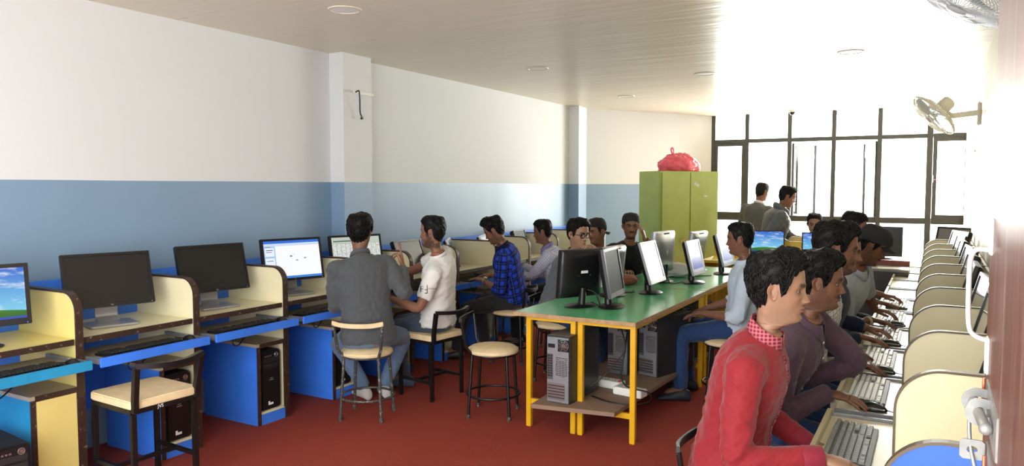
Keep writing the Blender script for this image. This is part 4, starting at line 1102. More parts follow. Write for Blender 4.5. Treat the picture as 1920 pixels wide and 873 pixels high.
def head_surf(a, z, sc=1.0, nose=1.0, lip=1.0):
    """a: angle from the front (positive to the left side), z: height. returns xyz arrays; head faces +y, +x is its left... (x = sin a)"""
    yf, yb, w = interp(HEADT, z)
    yc = yf * 0.25 + yb * 0.75 + 0.0
    yc = np.where(z < -0.12, (yf + yb) / 2, yc * 0 + (-0.012) + np.clip((-z - 0.02), 0, .1) * -0.12)
    ca, sa = np.cos(a), np.sin(a)
    jaw = np.clip((-z - 0.03) / 0.07, 0, 1) * (z > -0.128)
    p = 0.94 - 0.02 * jaw
    x = np.sign(sa) * np.abs(sa) ** p * w
    fr = np.sign(ca) * np.abs(ca) ** np.where(ca > 0, 0.92 + 0.22 * jaw, 1.0)
    y = np.where(ca > 0, yc + fr * (yf - yc), yc + fr * (yc - yb))
    front = np.clip(ca * 1.6, 0, 1)
    ax = np.abs(x)
    def g(cx, cz, sx, sz): return np.exp(-((ax - cx) / sx) ** 2 - ((z - cz) / sz) ** 2) * front
    # nose
    nz = np.clip((0.016 - z) / 0.052, 0, 1); prof = np.where(z > -0.036, nz ** 1.15, np.clip((z + 0.0475) / 0.0115, 0, 1) ** 0.8)
    prof = np.where(z > 0.016, 0, prof)
    sig = 0.0062 + 0.0062 * nz
    y = y + nose * 0.0265 * prof * np.exp(-(ax / sig) ** 2) * front
    y = y + nose * 0.0115 * g(0.0125, -0.0355, 0.0065, 0.0085)
    y = y + 0.004 * g(0.0, 0.012, 0.006, 0.014)
    # eye sockets, brows, cheek
    y = y - 0.0105 * g(0.030, 0.001, 0.0165, 0.0125) - 0.004 * g(0.014, 0.004, 0.006, 0.012)
    y = y + 0.0065 * g(0.027, 0.0235, 0.020, 0.0075) + 0.0035 * g(0.043, -0.022, 0.016, 0.014)
    y = y - 0.0035 * g(0.036, -0.055, 0.014, 0.016)
    # mouth
    y = y + lip * (0.0075 * g(0.0, -0.0585, 0.019, 0.0052) + 0.0075 * g(0.0, -0.0705, 0.016, 0.0054)) + 0.003 * g(0, -0.063, 0.024, 0.014)
    y = y - 0.0048 * g(0.0, -0.0645, 0.022, 0.0019) - 0.0030 * g(0.0, -0.080, 0.016, 0.005) - 0.0018 * g(0, -0.051, 0.004, 0.005)
    y = y + 0.0050 * g(0.0, -0.098, 0.016, 0.011)
    # temple hollow
    x = x * (1 - 0.035 * np.exp(-((z - 0.028) / 0.02) ** 2 - ((a_abs(a) - 1.05) / 0.25) ** 2))
    return np.stack([x, y, z * np.ones_like(x)], -1) * sc
def a_abs(a): return np.abs((a + PI) % (2 * PI) - PI)

def grid_mesh(P, wrap=True):
    """P [rows, cols, 3] -> verts, faces"""
    n, m = P.shape[:2]; V = P.reshape(-1, 3); F = []
    for i in range(n - 1):
        for j in range(m if wrap else m - 1):
            j2 = (j + 1) % m
            F.append((i * m + j, i * m + j2, (i + 1) * m + j2, (i + 1) * m + j))
    return V, F
class Bag:
    """collects vertices, faces, colours of one mesh"""
    def __init__(s): s.V = []; s.F = []; s.C = []; s.n = 0
    def add(s, V, F, C):
        V = np.asarray(V, float); C = np.asarray(C, float)
        if C.ndim == 1: C = np.tile(C, (len(V), 1))
        s.V.append(V); s.C.append(C); s.F += [tuple(i + s.n for i in f) for f in F]; s.n += len(V)
    def build(s, name, m, parent, origin, smooth=True):
        V = np.concatenate(s.V) - np.array(origin); C = np.concatenate(s.C)
        me = bpy.data.meshes.new(name); me.from_pydata(V.tolist(), [], s.F)
        a = me.attributes.new('Col', 'FLOAT_COLOR', 'POINT')
        a.data.foreach_set('color', np.concatenate([C, np.ones((len(C), 1))], 1).astype(np.float32).ravel())
        me.polygons.foreach_set('use_smooth', [smooth] * len(me.polygons)); me.update()
        return link(name, me, m, parent)

def voxel(bm, size, smooth=2, factor=0.5):
    """fuse overlapping closed shapes into one continuous surface; returns verts, faces"""
    bmesh.ops.recalc_face_normals(bm, faces=bm.faces)
    me = bpy.data.meshes.new('v'); bm.to_mesh(me); bm.free()
    o = bpy.data.objects.new('v', me); COL.objects.link(o)
    r = o.modifiers.new('r', 'REMESH'); r.mode = 'VOXEL'; r.voxel_size = size; r.adaptivity = 0
    if smooth:
        s = o.modifiers.new('s', 'SMOOTH'); s.iterations = smooth; s.factor = factor
    dg = bpy.context.evaluated_depsgraph_get(); dg.update()
    m2 = bpy.data.meshes.new_from_object(o.evaluated_get(dg))
    n = len(m2.vertices); V = np.empty(n * 3, np.float32); m2.vertices.foreach_get('co', V)
    F = [tuple(p.vertices) for p in m2.polygons]
    N = np.empty(n * 3, np.float32); m2.vertices.foreach_get('normal', N)
    bpy.data.objects.remove(o); bpy.data.meshes.remove(me); bpy.data.meshes.remove(m2)
    return V.reshape(-1, 3).astype(float), F, N.reshape(-1, 3).astype(float)

def limb(bm, pts, rad, seg=14, flat=None):
    """closed tube with rounded ends through pts; rad: list"""
    P = [Vector(p) for p in pts]
    a, b = P[0], P[-1]; d0 = (P[0] - P[1]).normalized(); d1 = (P[-1] - P[-2]).normalized()
    pp = [a + d0 * rad[0] * .9, a + d0 * rad[0] * .6] + P + [b + d1 * rad[-1] * .6, b + d1 * rad[-1] * .9]
    rr = [rad[0] * .35, rad[0] * .8] + list(rad) + [rad[-1] * .8, rad[-1] * .35]
    tube(bm, pp, rr, seg)
def cutlimb(bm, pts, rad, seg=16):
    tube(bm, pts, list(rad), seg)
def smooth_path(a, b, c, n=5):
    """limb through joint b with a soft bend; returns points and fractions 0..2"""
    a, b, c = V3(*a), V3(*b), V3(*c); out = []
    for k in range(n + 1): out.append((a + (b - a) * (k / n) * 0.86, k / n * 0.86))
    for k in range(1, 4):
        t = k / 4; p0 = a + (b - a) * .86; p2 = b + (c - b) * .14
        out.append(((1 - t) ** 2 * p0 + 2 * t * (1 - t) * b + t * t * p2, 0.86 + 0.28 * t))
    for k in range(n + 1): out.append((b + (c - b) * (0.14 + 0.86 * k / n), 1.14 + 0.86 * k / n))
    return [o[0] for o in out], [o[1] for o in out]
def ik(a, c, l1, l2, pole):
    """middle joint between a and c"""
    a, c, pole = V3(*a), V3(*c), V3(*pole); d = c - a; L = np.linalg.norm(d); mx = (l1 + l2) * 0.995
    if L > mx: c = a + d / L * mx; L = mx; d = c - a
    u = d / L; x = (l1 * l1 - l2 * l2 + L * L) / (2 * L); h = math.sqrt(max(l1 * l1 - x * x, 1e-6))
    p = pole - u * pole.dot(u); p = nrm(p)
    return a + u * x + p * h, c

# hands -----------------------------------------------------------------
_HC = {}
def hand_mesh(curl, spread, vox, pointing):
    key = (curl, spread, vox, pointing)
    if key in _HC: return _HC[key]
    bm = new()
    # palm: wrist at origin, fingers +x, thumb +y, palm faces -z
    rows = [(-0.02, 0.0, .024, .019), (0.0, 0.0, .026, .019), (0.02, 0.002, .032, .017), (0.045, 0.002, .040, .0155), (0.07, 0.0, .042, .0135), (0.088, -0.002, .040, .011), (0.095, -0.002, .034, .007)]
    rings = []
    for x, y, w, h in rows:
        rings.append([bm.verts.new((x, y + w * abs(math.cos(a)) ** .8 * (1 if math.cos(a) > 0 else -1), h * math.sin(a))) for a in [2 * PI * k / 16 for k in range(16)]])
    for A, B in zip(rings[:-1], rings[1:]):
        for k in range(16): bm.faces.new((A[k], A[(k + 1) % 16], B[(k + 1) % 16], B[k]))
    bm.faces.new(rings[0][::-1]); bm.faces.new(rings[-1])
    fingers = [(0.0295, 0.086, (.040, .025, .021), .0088, .10), (0.0095, 0.091, (.044, .028, .022), .0090, .02), (-0.0105, 0.088, (.041, .026, .021), .0086, -.07), (-0.0290, 0.079, (.032, .020, .019), .0076, -.17)]
    for fi, (y, x, L, r, az) in enumerate(fingers):
        c = curl
        if pointing == 'two': c = 0.06 if fi in (0, 1) else 1.15
        if pointing == 'two': az = {0: .34, 1: -.12}.get(fi, az)
        az *= spread
        p = V3(x - 0.012, y, 0.0); pts = [p.copy()]; ang = 0.1 * c; rad = [r * 1.08]
        for j, l in enumerate(L):
            ang += c * (0.75, 0.85, 0.6)[j]
            d = V3(math.cos(ang) * math.cos(az), math.cos(ang) * math.sin(az), -math.sin(ang))
            q = p + d * (l + (0.012 if j == 0 else 0))
            pts += [p + (q - p) * .5, q]; rad += [r * (1.0 - .06 * j) * .96, r * (1.03 - .09 * j)]
            p = q
        rad[-1] *= .8
        limb(bm, pts, rad, 10)
    # thumb leaves the side of the palm near its base
    tc = 0.5 + 0.5 * curl
    pts = [V3(.012, .016, -.004), V3(.032, .036, -.010), V3(.058, .050, -.014 - .006 * tc), V3(.078, .054 - .006 * tc, -.018 - .010 * tc), V3(.096, .053 - .012 * tc, -.020 - .014 * tc)]
    limb(bm, pts, [.016, .0145, .0112, .0108, .0082], 10)
    V, F, N = voxel(bm, vox, 2, .5)
    _HC[key] = (V, F)
    return _HC[key]

def add_hand(bag, wrist, d, palm_n, left, skin, vox, curl=.45, spread=1.0, pointing=None, scale=1.0):
    V, F = hand_mesh(curl, spread, vox, pointing)
    V = V.copy() * scale
    x = nrm(d); z = -np.array(palm_n, float); z = nrm(z - x * z.dot(x)); y = np.cross(z, x)
    # thumb (+y local) must end on the inner side: for a right hand palm down fingers forward, thumb points left
    sgn = 1.0 if not left else -1.0
    W = np.outer(V[:, 0], x) + np.outer(V[:, 1] * sgn, y) + np.outer(V[:, 2], z) + np.array(wrist)
    FF = F if sgn > 0 else [f[::-1] for f in F]
    C = np.tile(np.array(skin), (len(V), 1))
    pal = np.clip(-V[:, 2] / .012, 0, 1)[:, None]
    C = C * (1 - .35 * pal) + np.array(skin) * 1.5 * .35 * pal + 0.02 * pal
    bag.add(W, FF, np.clip(C, 0, 1))

def wrinkle(V, N, seed, amp, focus=None):
    r = np.random.RandomState(seed); w = np.zeros(len(V))
    for i in range(6):
        k = r.normal(size=3); k /= np.linalg.norm(k); k[2] = k[2] * (1.6 if i % 2 else .6); f = r.uniform(38, 95)
        ph = r.uniform(0, 6)
        kk = r.normal(size=3) * 14
        s = np.sin(V @ k * f + ph + 1.8 * np.sin(V @ kk + ph * 2))
        w += (1 - np.abs(s)) ** 2.2 * (60 / f) - .25
    w += 1.6 * np.sin(V @ (r.normal(size=3) * 13) + 1) * np.sin(V @ (r.normal(size=3) * 11))
    if focus is not None: w = w * focus
    return V + N * (w * amp)[:, None]

HANDS_DEF = dict(curl=.45, spread=1.0, pointing=None)
def person(label, pelvis, heading, head, hyaw, hpitch=0, hroll=0, skin=(0.26, 0.13, 0.078), shirt=None, trousers=None, sleeve='long', R_=None, L_=None, feet=None,
           near=False, hair='short', beard=0.0, mous=0.0, cap=None, s=1.0, collar=None, kurta=False, shoes=None, seed=1, torso_w=1.0, bulk=1.0, sitting=True, glasses=False, buttons=False,
           shirt_name='shirt', hscale=0.945, sock=None, fine=False, jacket=False, cuffs=None, smile=0.0, hem=0.0, shrug=0.0):
    origin = V3(pelvis[0], pelvis[1], 0.0)
    root = thing('person', label, 'person', tuple(origin))
    h = R(heading); f = V3(math.cos(h), math.sin(h), 0); l = V3(-math.sin(h), math.cos(h), 0); u = V3(0, 0, 1)
    pelvis = V3(*pelvis); head = V3(*head)
    # head frame
    a = R(hyaw); hp = R(hpitch)
    hf = V3(math.cos(a) * math.cos(hp), math.sin(a) * math.cos(hp), math.sin(hp)); hl = V3(-math.sin(a), math.cos(a), 0)
    hu = np.cross(hf, hl)
    rr = R(hroll); hl, hu = hl * math.cos(rr) + hu * math.sin(rr), hu * math.cos(rr) - hl * math.sin(rr)
    hs = s * hscale
    def HW(P):  # head-local (x = its left, y forward, z up) -> world
        P = np.asarray(P, float); return head + np.outer(P[..., 0].ravel(), hl) + np.outer(P[..., 1].ravel(), hf) + np.outer(P[..., 2].ravel(), hu)
    # neck base from the head, spine curve
    tl = head - pelvis; tdir = nrm(tl)
    neck = head - (0.6 * hu + 0.4 * u) * 0.170 * s - (0.5 * hf + .5 * f) * 0.035 * s
    mid = (pelvis + neck) / 2 - f * 0.045 * s
    def spine(t): return (1 - t) ** 2 * pelvis + 2 * t * (1 - t) * mid + t * t * neck
    up_ = nrm(neck - mid)
    ch_l = nrm(l - up_ * l.dot(up_)); ch_f = np.cross(ch_l, up_)
    sh = {}
    for sd, k in (('L', 1), ('R', -1)):
        sh[sd] = neck - up_ * (0.066 - shrug) * s + ch_l * k * 0.172 * s * torso_w - ch_f * 0.0
    arms = {}
    for sd, A in (('L', L_), ('R', R_)):
        k = 1 if sd == 'L' else -1
        A = dict(A or {})
        w = V3(*A.get('wrist', tuple(pelvis + f * .25 + l * k * .12 + u * .1)))
        pole = V3(*A.get('pole', tuple(-u * 1.0 + l * k * .35 - f * .3)))
        e, w = ik(sh[sd], w, .285 * s, .262 * s, pole)
        arms[sd] = dict(e=e, w=w, A=A, k=k, dir=V3(*A['dir']) if 'dir' in A else w - e, palm=V3(*A.get('palm', (0, 0, -1))))
    hips = {sd: pelvis + l * k * 0.085 * s - u * .01 for sd, k in (('L', 1), ('R', -1))}
    legs = {}
    for sd, k in (('L', 1), ('R', -1)):
        if feet and sd in feet: ft = V3(*feet[sd][:3]); kp = V3(*feet[sd][3]) if len(feet[sd]) > 3 else f * 1.0 + u * .8 + l * k * .15
        elif sitting: ft = pelvis * V3(1, 1, 0) + f * .42 + l * k * .12 + u * .09; kp = f * 1.0 + u * 1.0 + l * k * .12
        else: ft = pelvis * V3(1, 1, 0) + l * k * .10 + u * .09; kp = f
        kn, ft = ik(hips[sd], ft, .43 * s, .41 * s, kp); legs[sd] = (kn, ft)
    vs = 0.0068 if near else 0.0095
    # ---- body: torso, arms and legs as one fused surface
    def torso(bm, scale, t0, t1, rows, extra=0.0, seg=22):
        rings = []
        for t, w, d, off in rows:
            if t < t0 or t > t1: continue
            c = spine(max(0, min(1, t))) + (up_ * (t - 1) * .5 if t > 1 else 0) - (u * (0 - t) * .5 if t < 0 else 0)
            lt = max(0, min(1, t)); ax = nrm((1 - lt) * u * .9 + lt * up_ + 0.001)
            ll = nrm(l * (1 - lt) + ch_l * lt); ff = np.cross(ll, ax); ff = nrm(ff); c = c + ff * off * s
            rg = []
            for k in range(seg):
                q = 2 * PI * k / seg; cc, ss = math.cos(q), math.sin(q); e = .86
                rg.append(bm.verts.new(c + ll * (abs(cc) ** e * (1 if cc > 0 else -1) * (w * torso_w * scale * s + extra)) + ff * (abs(ss) ** e * (1 if ss > 0 else -1) * (d * bulk * scale * s + extra))))
            rings.append(rg)
        for A_, B_ in zip(rings[:-1], rings[1:]):
            for k in range(seg): bm.faces.new((A_[k], A_[(k + 1) % seg], B_[(k + 1) % seg], B_[k]))
        bm.faces.new(rings[0][::-1]); bm.faces.new(rings[-1])
    TR = [(-.14, .12, .10, .0), (-.08, .160, .125, .0), (0.0, .172, .128, -.004), (.12, .165, .118, 0), (.28, .152, .108, .004), (.45, .150, .105, .006), (.62, .163, .112, .008), (.76, .176, .114, .006), (.86, .172, .103, .0), (.93, .140, .083, -.004), (.98, .088, .064, -.006), (1.02, .056, .052, -.004), (1.08, .054, .052, 0)]
    bm = new(); torso(bm, .93, -.2, 1.1, TR)
    def arm_path(sd):
        return smooth_path(sh[sd], arms[sd]['e'], arms[sd]['w'])
    def arm_r(q):  # bare arm radius along 0..2
        return float(np.interp(q, [0, .25, .6, .9, 1.1, 1.35, 1.7, 2.0], [.052, .048, .041, .036, .037, .038, .029, .0245])) * s
    for sd in 'LR':
        p, q = arm_path(sd); limb(bm, p, [arm_r(v) for v in q], 12)
        limb(bm, [neck - up_ * .06, sh[sd]], [.055 * s, .050 * s], 12)
        kn, ft = legs[sd]; p, q = smooth_path(hips[sd], kn, ft)
        limb(bm, p, [float(np.interp(v, [0, .5, .9, 1.1, 1.4, 2], [.078, .066, .052, .050, .048, .034])) * s for v in q], 12)
        limb(bm, [ft, ft + nrm(f) * .10 - u * .035], [.034 * s, .026], 10)
    V, F, N = voxel(bm, vs, 3)
    body = Bag(); sk = np.array(skin)
    body.add(V, F, sk)
    # ---- head with neck
    nr, nc = (104, 112) if near else (64, 68)
    zz = np.concatenate([0.1255 - 0.0055 * np.linspace(0, 1, 5)[:-1] ** 2 * 1.0, np.linspace(0.120, -0.215, nr)])
    uu = np.linspace(-1, 1, nc, endpoint=False); aa = PI * np.sign(uu) * np.abs(uu) ** 1.25
    Z, A = np.meshgrid(zz, aa, indexing='ij')
    P = head_surf(A, Z, hs)
    top = np.clip((Z - .1195) / .006, 0, 1)[..., None]; ctr = np.array([0, -.015, .126]) * hs
    P = P * (1 - top ** 1.2) + ctr * top ** 1.2 * 1.0
    # blend the lower neck rows towards the real neck base so the neck is continuous
    Wp = HW(P).reshape(P.shape)
    tt = np.clip((-Z - .13) / .085, 0, 1)[..., None] ** 1.5
    nb = (neck - up_ * .02); rel = Wp - (head + HWdir(hl, hf, hu, V3(0, -.048, 0)) + (Z * hs)[..., None] * hu)
    line = (head + hf * -.045 * s - hu * .13 * s)[None, None, :] * (1 - tt) + nb[None, None, :] * tt
    Wp = np.where(Z[..., None] < -.13, rel * (1 + .05 * tt) + line, Wp)
    # fade to avoid a step at z=-.13
    bl = np.clip((-Z - .115) / .03, 0, 1)[..., None]
    W0 = HW(P).reshape(P.shape); Wp = W0 * (1 - bl) + Wp * bl
    Vh, Fh = grid_mesh(Wp)
    lx = P[..., 0] / hs; ly = P[..., 1] / hs; lz = Z
    C = np.tile(sk, (*Z.shape, 1)); fr = (np.cos(A) > 0.15)
    axx = np.abs(lx)
    def mixc(Cc, m, col): m = np.clip(m, 0, 1)[..., None]; return Cc * (1 - m) + np.array(col) * m
    def gg(cx, cz, sx, sz): return np.exp(-((axx - cx) / sx) ** 2 - ((lz - cz) / sz) ** 2) * fr
    C = mixc(C, .30 * gg(0.043, -0.025, .02, .02) + .25 * gg(0, -.034, .014, .012), sk * V3(1.35, 1.05, 1.0))
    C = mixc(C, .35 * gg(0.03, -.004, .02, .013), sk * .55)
    lip = (np.exp(-((axx) / .021) ** 4 - ((lz + .0645) / .0105) ** 4)) * fr
    C = mixc(C, .75 * lip, sk * V3(.95, .62, .66) + V3(.05, .008, .012))
    C = mixc(C, .8 * np.exp(-((axx) / .021) ** 4 - ((lz + .0645) / .0013) ** 2) * fr, (0.02, 0.008, 0.006))
    brow = np.exp(-((axx - .029) / .0175) ** 4 - ((lz - .0235 - .12 * (axx - .029) + 7 * (axx - .033) ** 2) / .0055) ** 2) * fr
    C = mixc(C, 1.0 * np.clip(brow * 2.2, 0, 1), (0.012, 0.009, 0.008))
    rs = np.random.RandomState(seed); nz_ = rs.uniform(.55, 1, Z.shape)
    if mous: C = mixc(C, mous * nz_ * np.exp(-((axx) / .029) ** 4 - ((lz + .0525 + .25 * np.clip(axx - .012, 0, 1)) / .0068) ** 2) * fr * 2.6, (0.016, 0.011, 0.009))
    jawm = np.clip((-lz - .045) / .02, 0, 1) * np.clip((lz + .135) / .02, 0, 1)
    side = np.clip((axx - .030) / .012, 0, 1) * np.clip((-lz - .02) / .03, 0, 1) * (ly > -.03)
    under = np.clip((-lz - .078) / .01, 0, 1)
    bm_ = np.clip(jawm * np.maximum(side, under) + np.clip((axx - .058) / .01, 0, 1) * (lz < .0) * (lz > -.1) * (ly > -.01) * (ly < .035), 0, 1)
    C = mixc(C, max(beard, .08) * 1.15 * bm_ * nz_, (0.016, 0.012, 0.010))
    C = mixc(C, .9 * np.exp(-((axx - .008) / .0042) ** 2 - ((lz + .0445) / .0028) ** 2) * fr, (0.015, 0.006, 0.005))
    # hairless skin darkened where the scalp shows through short hair
    body.add(Vh, Fh, C.reshape(-1, 3))
    # ears
    for k in (1, -1):
        n1, n2 = (9, 26) if near else (7, 18)
        rr_, th = np.meshgrid(np.linspace(0, 1, n1), np.linspace(0, 2 * PI, n2, endpoint=False), indexing='ij')
        ez = np.sin(th) * .029 * rr_; ey = np.cos(th) * (.0175 + .003 * np.sin(th)) * rr_ - .003 * rr_ * np.sin(th)
        rim = .006 * np.exp(-((rr_ - .86) / .12) ** 2) - .006 * np.exp(-(rr_ / .42) ** 2) + .003 * np.exp(-((rr_ - .55) / .12) ** 2) * (np.cos(th) < .5)
        flare = .014 * np.clip(-ey / .018, -.2, 1) ** 1
        for side_, off in ((1, .004), (0, -.003)):
            ex = (rim if side_ else 0 * rim) + flare + off * (1 - rr_ ** 4)
            E = np.stack([k * (.0735 + ex), ey - .012, ez * 1.0 - .005], -1) * hs
            Ve, Fe = grid_mesh(HW(E).reshape(E.shape))
            if (k > 0) == bool(side_): Fe = [g[::-1] for g in Fe]
            Ce = np.tile(sk * V3(1.08, .95, .95), (len(Ve), 1))
            dark = (np.exp(-(rr_ / .3) ** 2)).ravel()[:, None] * .6
            body.add(Ve, Fe, Ce * (1 - dark) + .01 * dark)
    # eyelids and eyes
    for k in (1, -1):
        ec = np.array([k * .0305, float(head_surf(np.array([.37]), np.array([.001]))[0, 1]) - .0068, .001])
        er = .0122
        for top_ in (1, 0):
            p1, p2 = np.meshgrid(np.linspace(0, 1, 7), np.linspace(-1.25, 1.25, 13), indexing='ij')
            lo, hi = ((.10 if hpitch > -8 else -.06), 1.25) if top_ else (-1.2, -.34)
            el = lo + (hi - lo) * p1; E = np.stack([ec[0] + er * 1.1 * np.sin(p2) * np.cos(el * .9), ec[1] + er * 1.1 * np.cos(p2) * np.cos(el), ec[2] + er * 1.1 * np.sin(el) * (1 - .12 * np.abs(p2))], -1) * hs
            Ve, Fe = grid_mesh(HW(E).reshape(E.shape), wrap=False)
            cc = np.tile(sk * .85, (len(Ve), 1)); edge = (p1.ravel() < .05) if top_ else (p1.ravel() > .95)
            cc[edge] = (0.012, .008, .006)
            body.add(Ve, Fe, cc)
        bm = new(); bmesh.ops.create_uvsphere(bm, u_segments=16, v_segments=12, radius=er * hs)
        ew = HW(ec[None] * hs)[0]
        bmesh.ops.transform(bm, matrix=Matrix.Translation(Vector(ew - origin)), verts=bm.verts); e_ = obj('eye', bm, M_eyew, root, smooth=True)
        bm = new(); d = Vector(hf); p = Vector(ew - origin)
        res = bmesh.ops.create_uvsphere(bm, u_segments=14, v_segments=8, radius=.0068 * hs)
        for v in bm.verts: v.co.z *= .35
        bmesh.ops.transform(bm, matrix=Matrix.Translation(p + d * er * .93 * hs) @ d.to_track_quat('Z', 'Y').to_matrix().to_4x4(), verts=bm.verts); obj('iris', bm, M_iris, e_, smooth=True)
    # hands
    for sd in 'LR':
        A_ = arms[sd]; A = A_['A']
        if A.get('hide'): continue
        add_hand(body, A_['w'] + nrm(A_['w'] - A_['e']) * .0, A_['dir'], A_['palm'], sd == 'L', sk * .92, .0028 if near or fine else .0038, A.get('curl', .45), A.get('spread', 1.0), A.get('pointing'), s * .92 * A.get('hs', 1.0))
    body.build('body', M_skin, root, origin)
    # ---- hair
    def hairline(A):
        """lowest height with hair for angle from the front"""
        q = a_abs(A)
        return np.interp(q, [0, .45, .75, 1.02, 1.15, 1.32, 1.40, 1.70, 1.84, 2.6, PI], [.080, .077, .066, .050, .0, -.018, .026, .028, -.045, -.070, -.076])
    if cap != 'full':
        thick = {'short': .009, 'wavy': .015, 'full': .017, 'crop': .004, 'quiff': .015}[hair]
        n1, n2 = (46, 120) if near else (26, 72)
        q1, q2 = np.meshgrid(np.linspace(0, 1, n1), np.linspace(-PI, PI, n2, endpoint=False), indexing='ij')
        lo = hairline(q2) + .004 * np.sin(q2 * 17) + .003 * np.sin(q2 * 41 + 2)
        Zh = .1235 + (lo - .1235) * q1 ** .9
        base = head_surf(q2, Zh, 1.0, 0, 0)
        cen = np.array([0, -.012, .02]); nrmv = base - cen; nrmv /= np.linalg.norm(nrmv, axis=-1, keepdims=True)
        edge = np.clip((1 - q1) * 5.0, 0, 1) ** .6
        q = a_abs(q2)
        frontb = np.exp(-(q / .9) ** 2) * np.clip((Zh - .055) / .05, 0, 1)
        th = thick * (.25 + .75 * np.clip((Zh + .05) / .12, 0, 1)) * (1 + .25 * np.sin(base[..., 0] * 90 + base[..., 1] * 60 + seed) + .2 * np.sin(base[..., 2] * 120 - base[..., 1] * 80 + seed * 2))
        th = th + frontb * {'quiff': .016, 'wavy': .010, 'full': .008}.get(hair, .004)
        th = th * edge + .0012
        outer = base + nrmv * th[..., None]
        inner = base - nrmv * .004
        Hb = Bag()
        Vo, Fo = grid_mesh(HW(outer * hs).reshape(outer.shape)); Vi, Fi = grid_mesh(HW(inner * hs).reshape(inner.shape))
        Hb.add(Vo, [g[::-1] for g in Fo], (0, 0, 0)); Hb.add(Vi, Fi, (0, 0, 0))
        topc = HW(np.array([[0, -.02, .1235 + thick]]) * hs); Hb.add(np.vstack([topc, Vo[:n2]]), [(0, 1 + j, 1 + (j + 1) % n2) for j in range(n2)], (0, 0, 0))
        # locks
        rs = np.random.RandomState(seed + 5); nl = {'short': 260, 'wavy': 520, 'full': 600, 'crop': 0, 'quiff': 560}[hair]
        if near: nl = int(nl * 1.8)
        for i in range(nl):
            a0 = rs.uniform(-PI, PI); t0 = rs.uniform(0.02, .80) ** 1.0
            lo0 = float(hairline(np.array(a0))); z0 = .1235 + (lo0 - .1235) * t0
            da = rs.normal(0, .25); dt = rs.uniform(.10, .22); rads = []; pts = []
            lenk = 5
            wv = rs.uniform(0, 6); lift = rs.uniform(.0, .007 if hair != 'short' else .004)
            for j in range(lenk):
                v = j / (lenk - 1); aj = a0 + da * v + (.06 * math.sin(wv + 5 * v) if hair in ('wavy', 'full', 'quiff') else 0); tj = min(t0 + dt * v, .97)
                zj = .1235 + (float(hairline(np.array(aj))) - .1235) * tj
                b_ = head_surf(np.array([aj]), np.array([zj]), 1, 0, 0)[0]; n_ = b_ - cen; n_ /= np.linalg.norm(n_)
                fb = math.exp(-(abs((aj + PI) % (2 * PI) - PI) / .9) ** 2) * max(0, min(1, (zj - .055) / .05))
                t_ = thick * (.25 + .75 * max(0, min(1, (zj + .05) / .12))) * min(1, (1 - tj) * 5) ** .6 + fb * {'quiff': .016, 'wavy': .010, 'full': .008}.get(hair, .004) * min(1, (1 - tj) * 5) ** .6
                pts.append(b_ + n_ * (t_ + lift * math.sin(PI * v * .9) + .001)); rads.append((.0038 if near else .0050) * (1 - .85 * v) * (1.0 if j else .5))
            Wl = HW(np.array(pts) * hs); rings = []
            tz = nrm(Wl[-1] - Wl[0]); o1 = nrm(np.cross(tz, nrm(Wl[0] - head))); o2 = nrm(np.cross(o1, tz))
            ring = np.stack([w_ + r_ * (o1 * 1.5 * math.cos(g_) + o2 * math.sin(g_)) for w_, r_ in zip(Wl, rads) for g_ in (0, 2.1, 4.2)])
            Fl = [(3 * j + k_, 3 * j + (k_ + 1) % 3, 3 * j + 3 + (k_ + 1) % 3, 3 * j + 3 + k_) for j in range(lenk - 1) for k_ in range(3)]
            Hb.add(ring, Fl, (0, 0, 0))
        Hb.build('hair', M_hair, root, origin)
    if cap:
        back = cap in ('back',)
        # crown
        q1, q2 = np.meshgrid(np.linspace(0, 1, 18), np.linspace(-PI, PI, 48, endpoint=False), indexing='ij')
        low = np.interp(a_abs(q2), [0, 1.4, PI], [.052, .034, .008]) if not back else np.interp(a_abs(q2), [0, 1.3, PI], [.062, .040, -.012])
        Zc = .1235 + (low - .1235) * q1; base = head_surf(q2, Zc, 1, 0, 0); cen = np.array([0, -.01, .02]); n_ = base - cen; n_ /= np.linalg.norm(n_, axis=-1, keepdims=True)
        Cb = Bag()
        out_ = base + n_ * (.014 + .012 * np.sin(PI * q1 * .5)[..., None] * (1 - q1)[..., None]); Vo, Fo = grid_mesh(HW(out_ * hs).reshape(out_.shape)); Vi, Fi = grid_mesh(HW((base + n_ * .008) * hs).reshape(base.shape))
        Cb.add(Vo, [g[::-1] for g in Fo], (0, 0, 0)); Cb.add(Vi, Fi, (0, 0, 0))
        topc = HW(np.array([[0, -.02, .142]]) * hs); Cb.add(np.vstack([topc, Vo[:48]]), [(0, 1 + j, 1 + (j + 1) % 48) for j in range(48)], (0, 0, 0))
        nv = len(Vo); Cb.F += [(17 * 48 + j, 17 * 48 + (j + 1) % 48, nv + 17 * 48 + (j + 1) % 48, nv + 17 * 48 + j) for j in range(48)]
        o = Cb.build('cap', mat('black_cap_cloth', (27, 26, 28), 0.8, bump=.15, bscale=200), root, origin)
        # peak
        bm = new(); g = []
        sg = -1 if back else 1
        for i in range(7):
            row = []
            for j in range(15):
                q = (j / 14 - .5) * 2 * 1.05; ext = i / 6
                r0 = .094 if not back else .104
                x = math.sin(q) * (.073 + .004 * ext); y = math.cos(q) * r0 * .92 + ext * .068 * math.cos(q * 1.1) ** .5 if math.cos(q * 1.1) > 0 else 0
                z = (.050 if not back else -.006) - .020 * ext - .020 * (abs(q) ** 2) * .8
                row.append(np.array([x, sg * y - .008 * (1 if not back else 1), z]) * hs)
            g.append([bm.verts.new(HW(p_[None])[0] - origin) for p_ in row])
        for i in range(6):
            for j in range(14): bm.faces.new((g[i][j], g[i + 1][j], g[i + 1][j + 1], g[i][j + 1]))
        p_ = obj('cap_peak', bm, mat('black_cap_cloth', (27, 26, 28), 0.8), root, smooth=True); sm = p_.modifiers.new('s', 'SOLIDIFY'); sm.thickness = .003
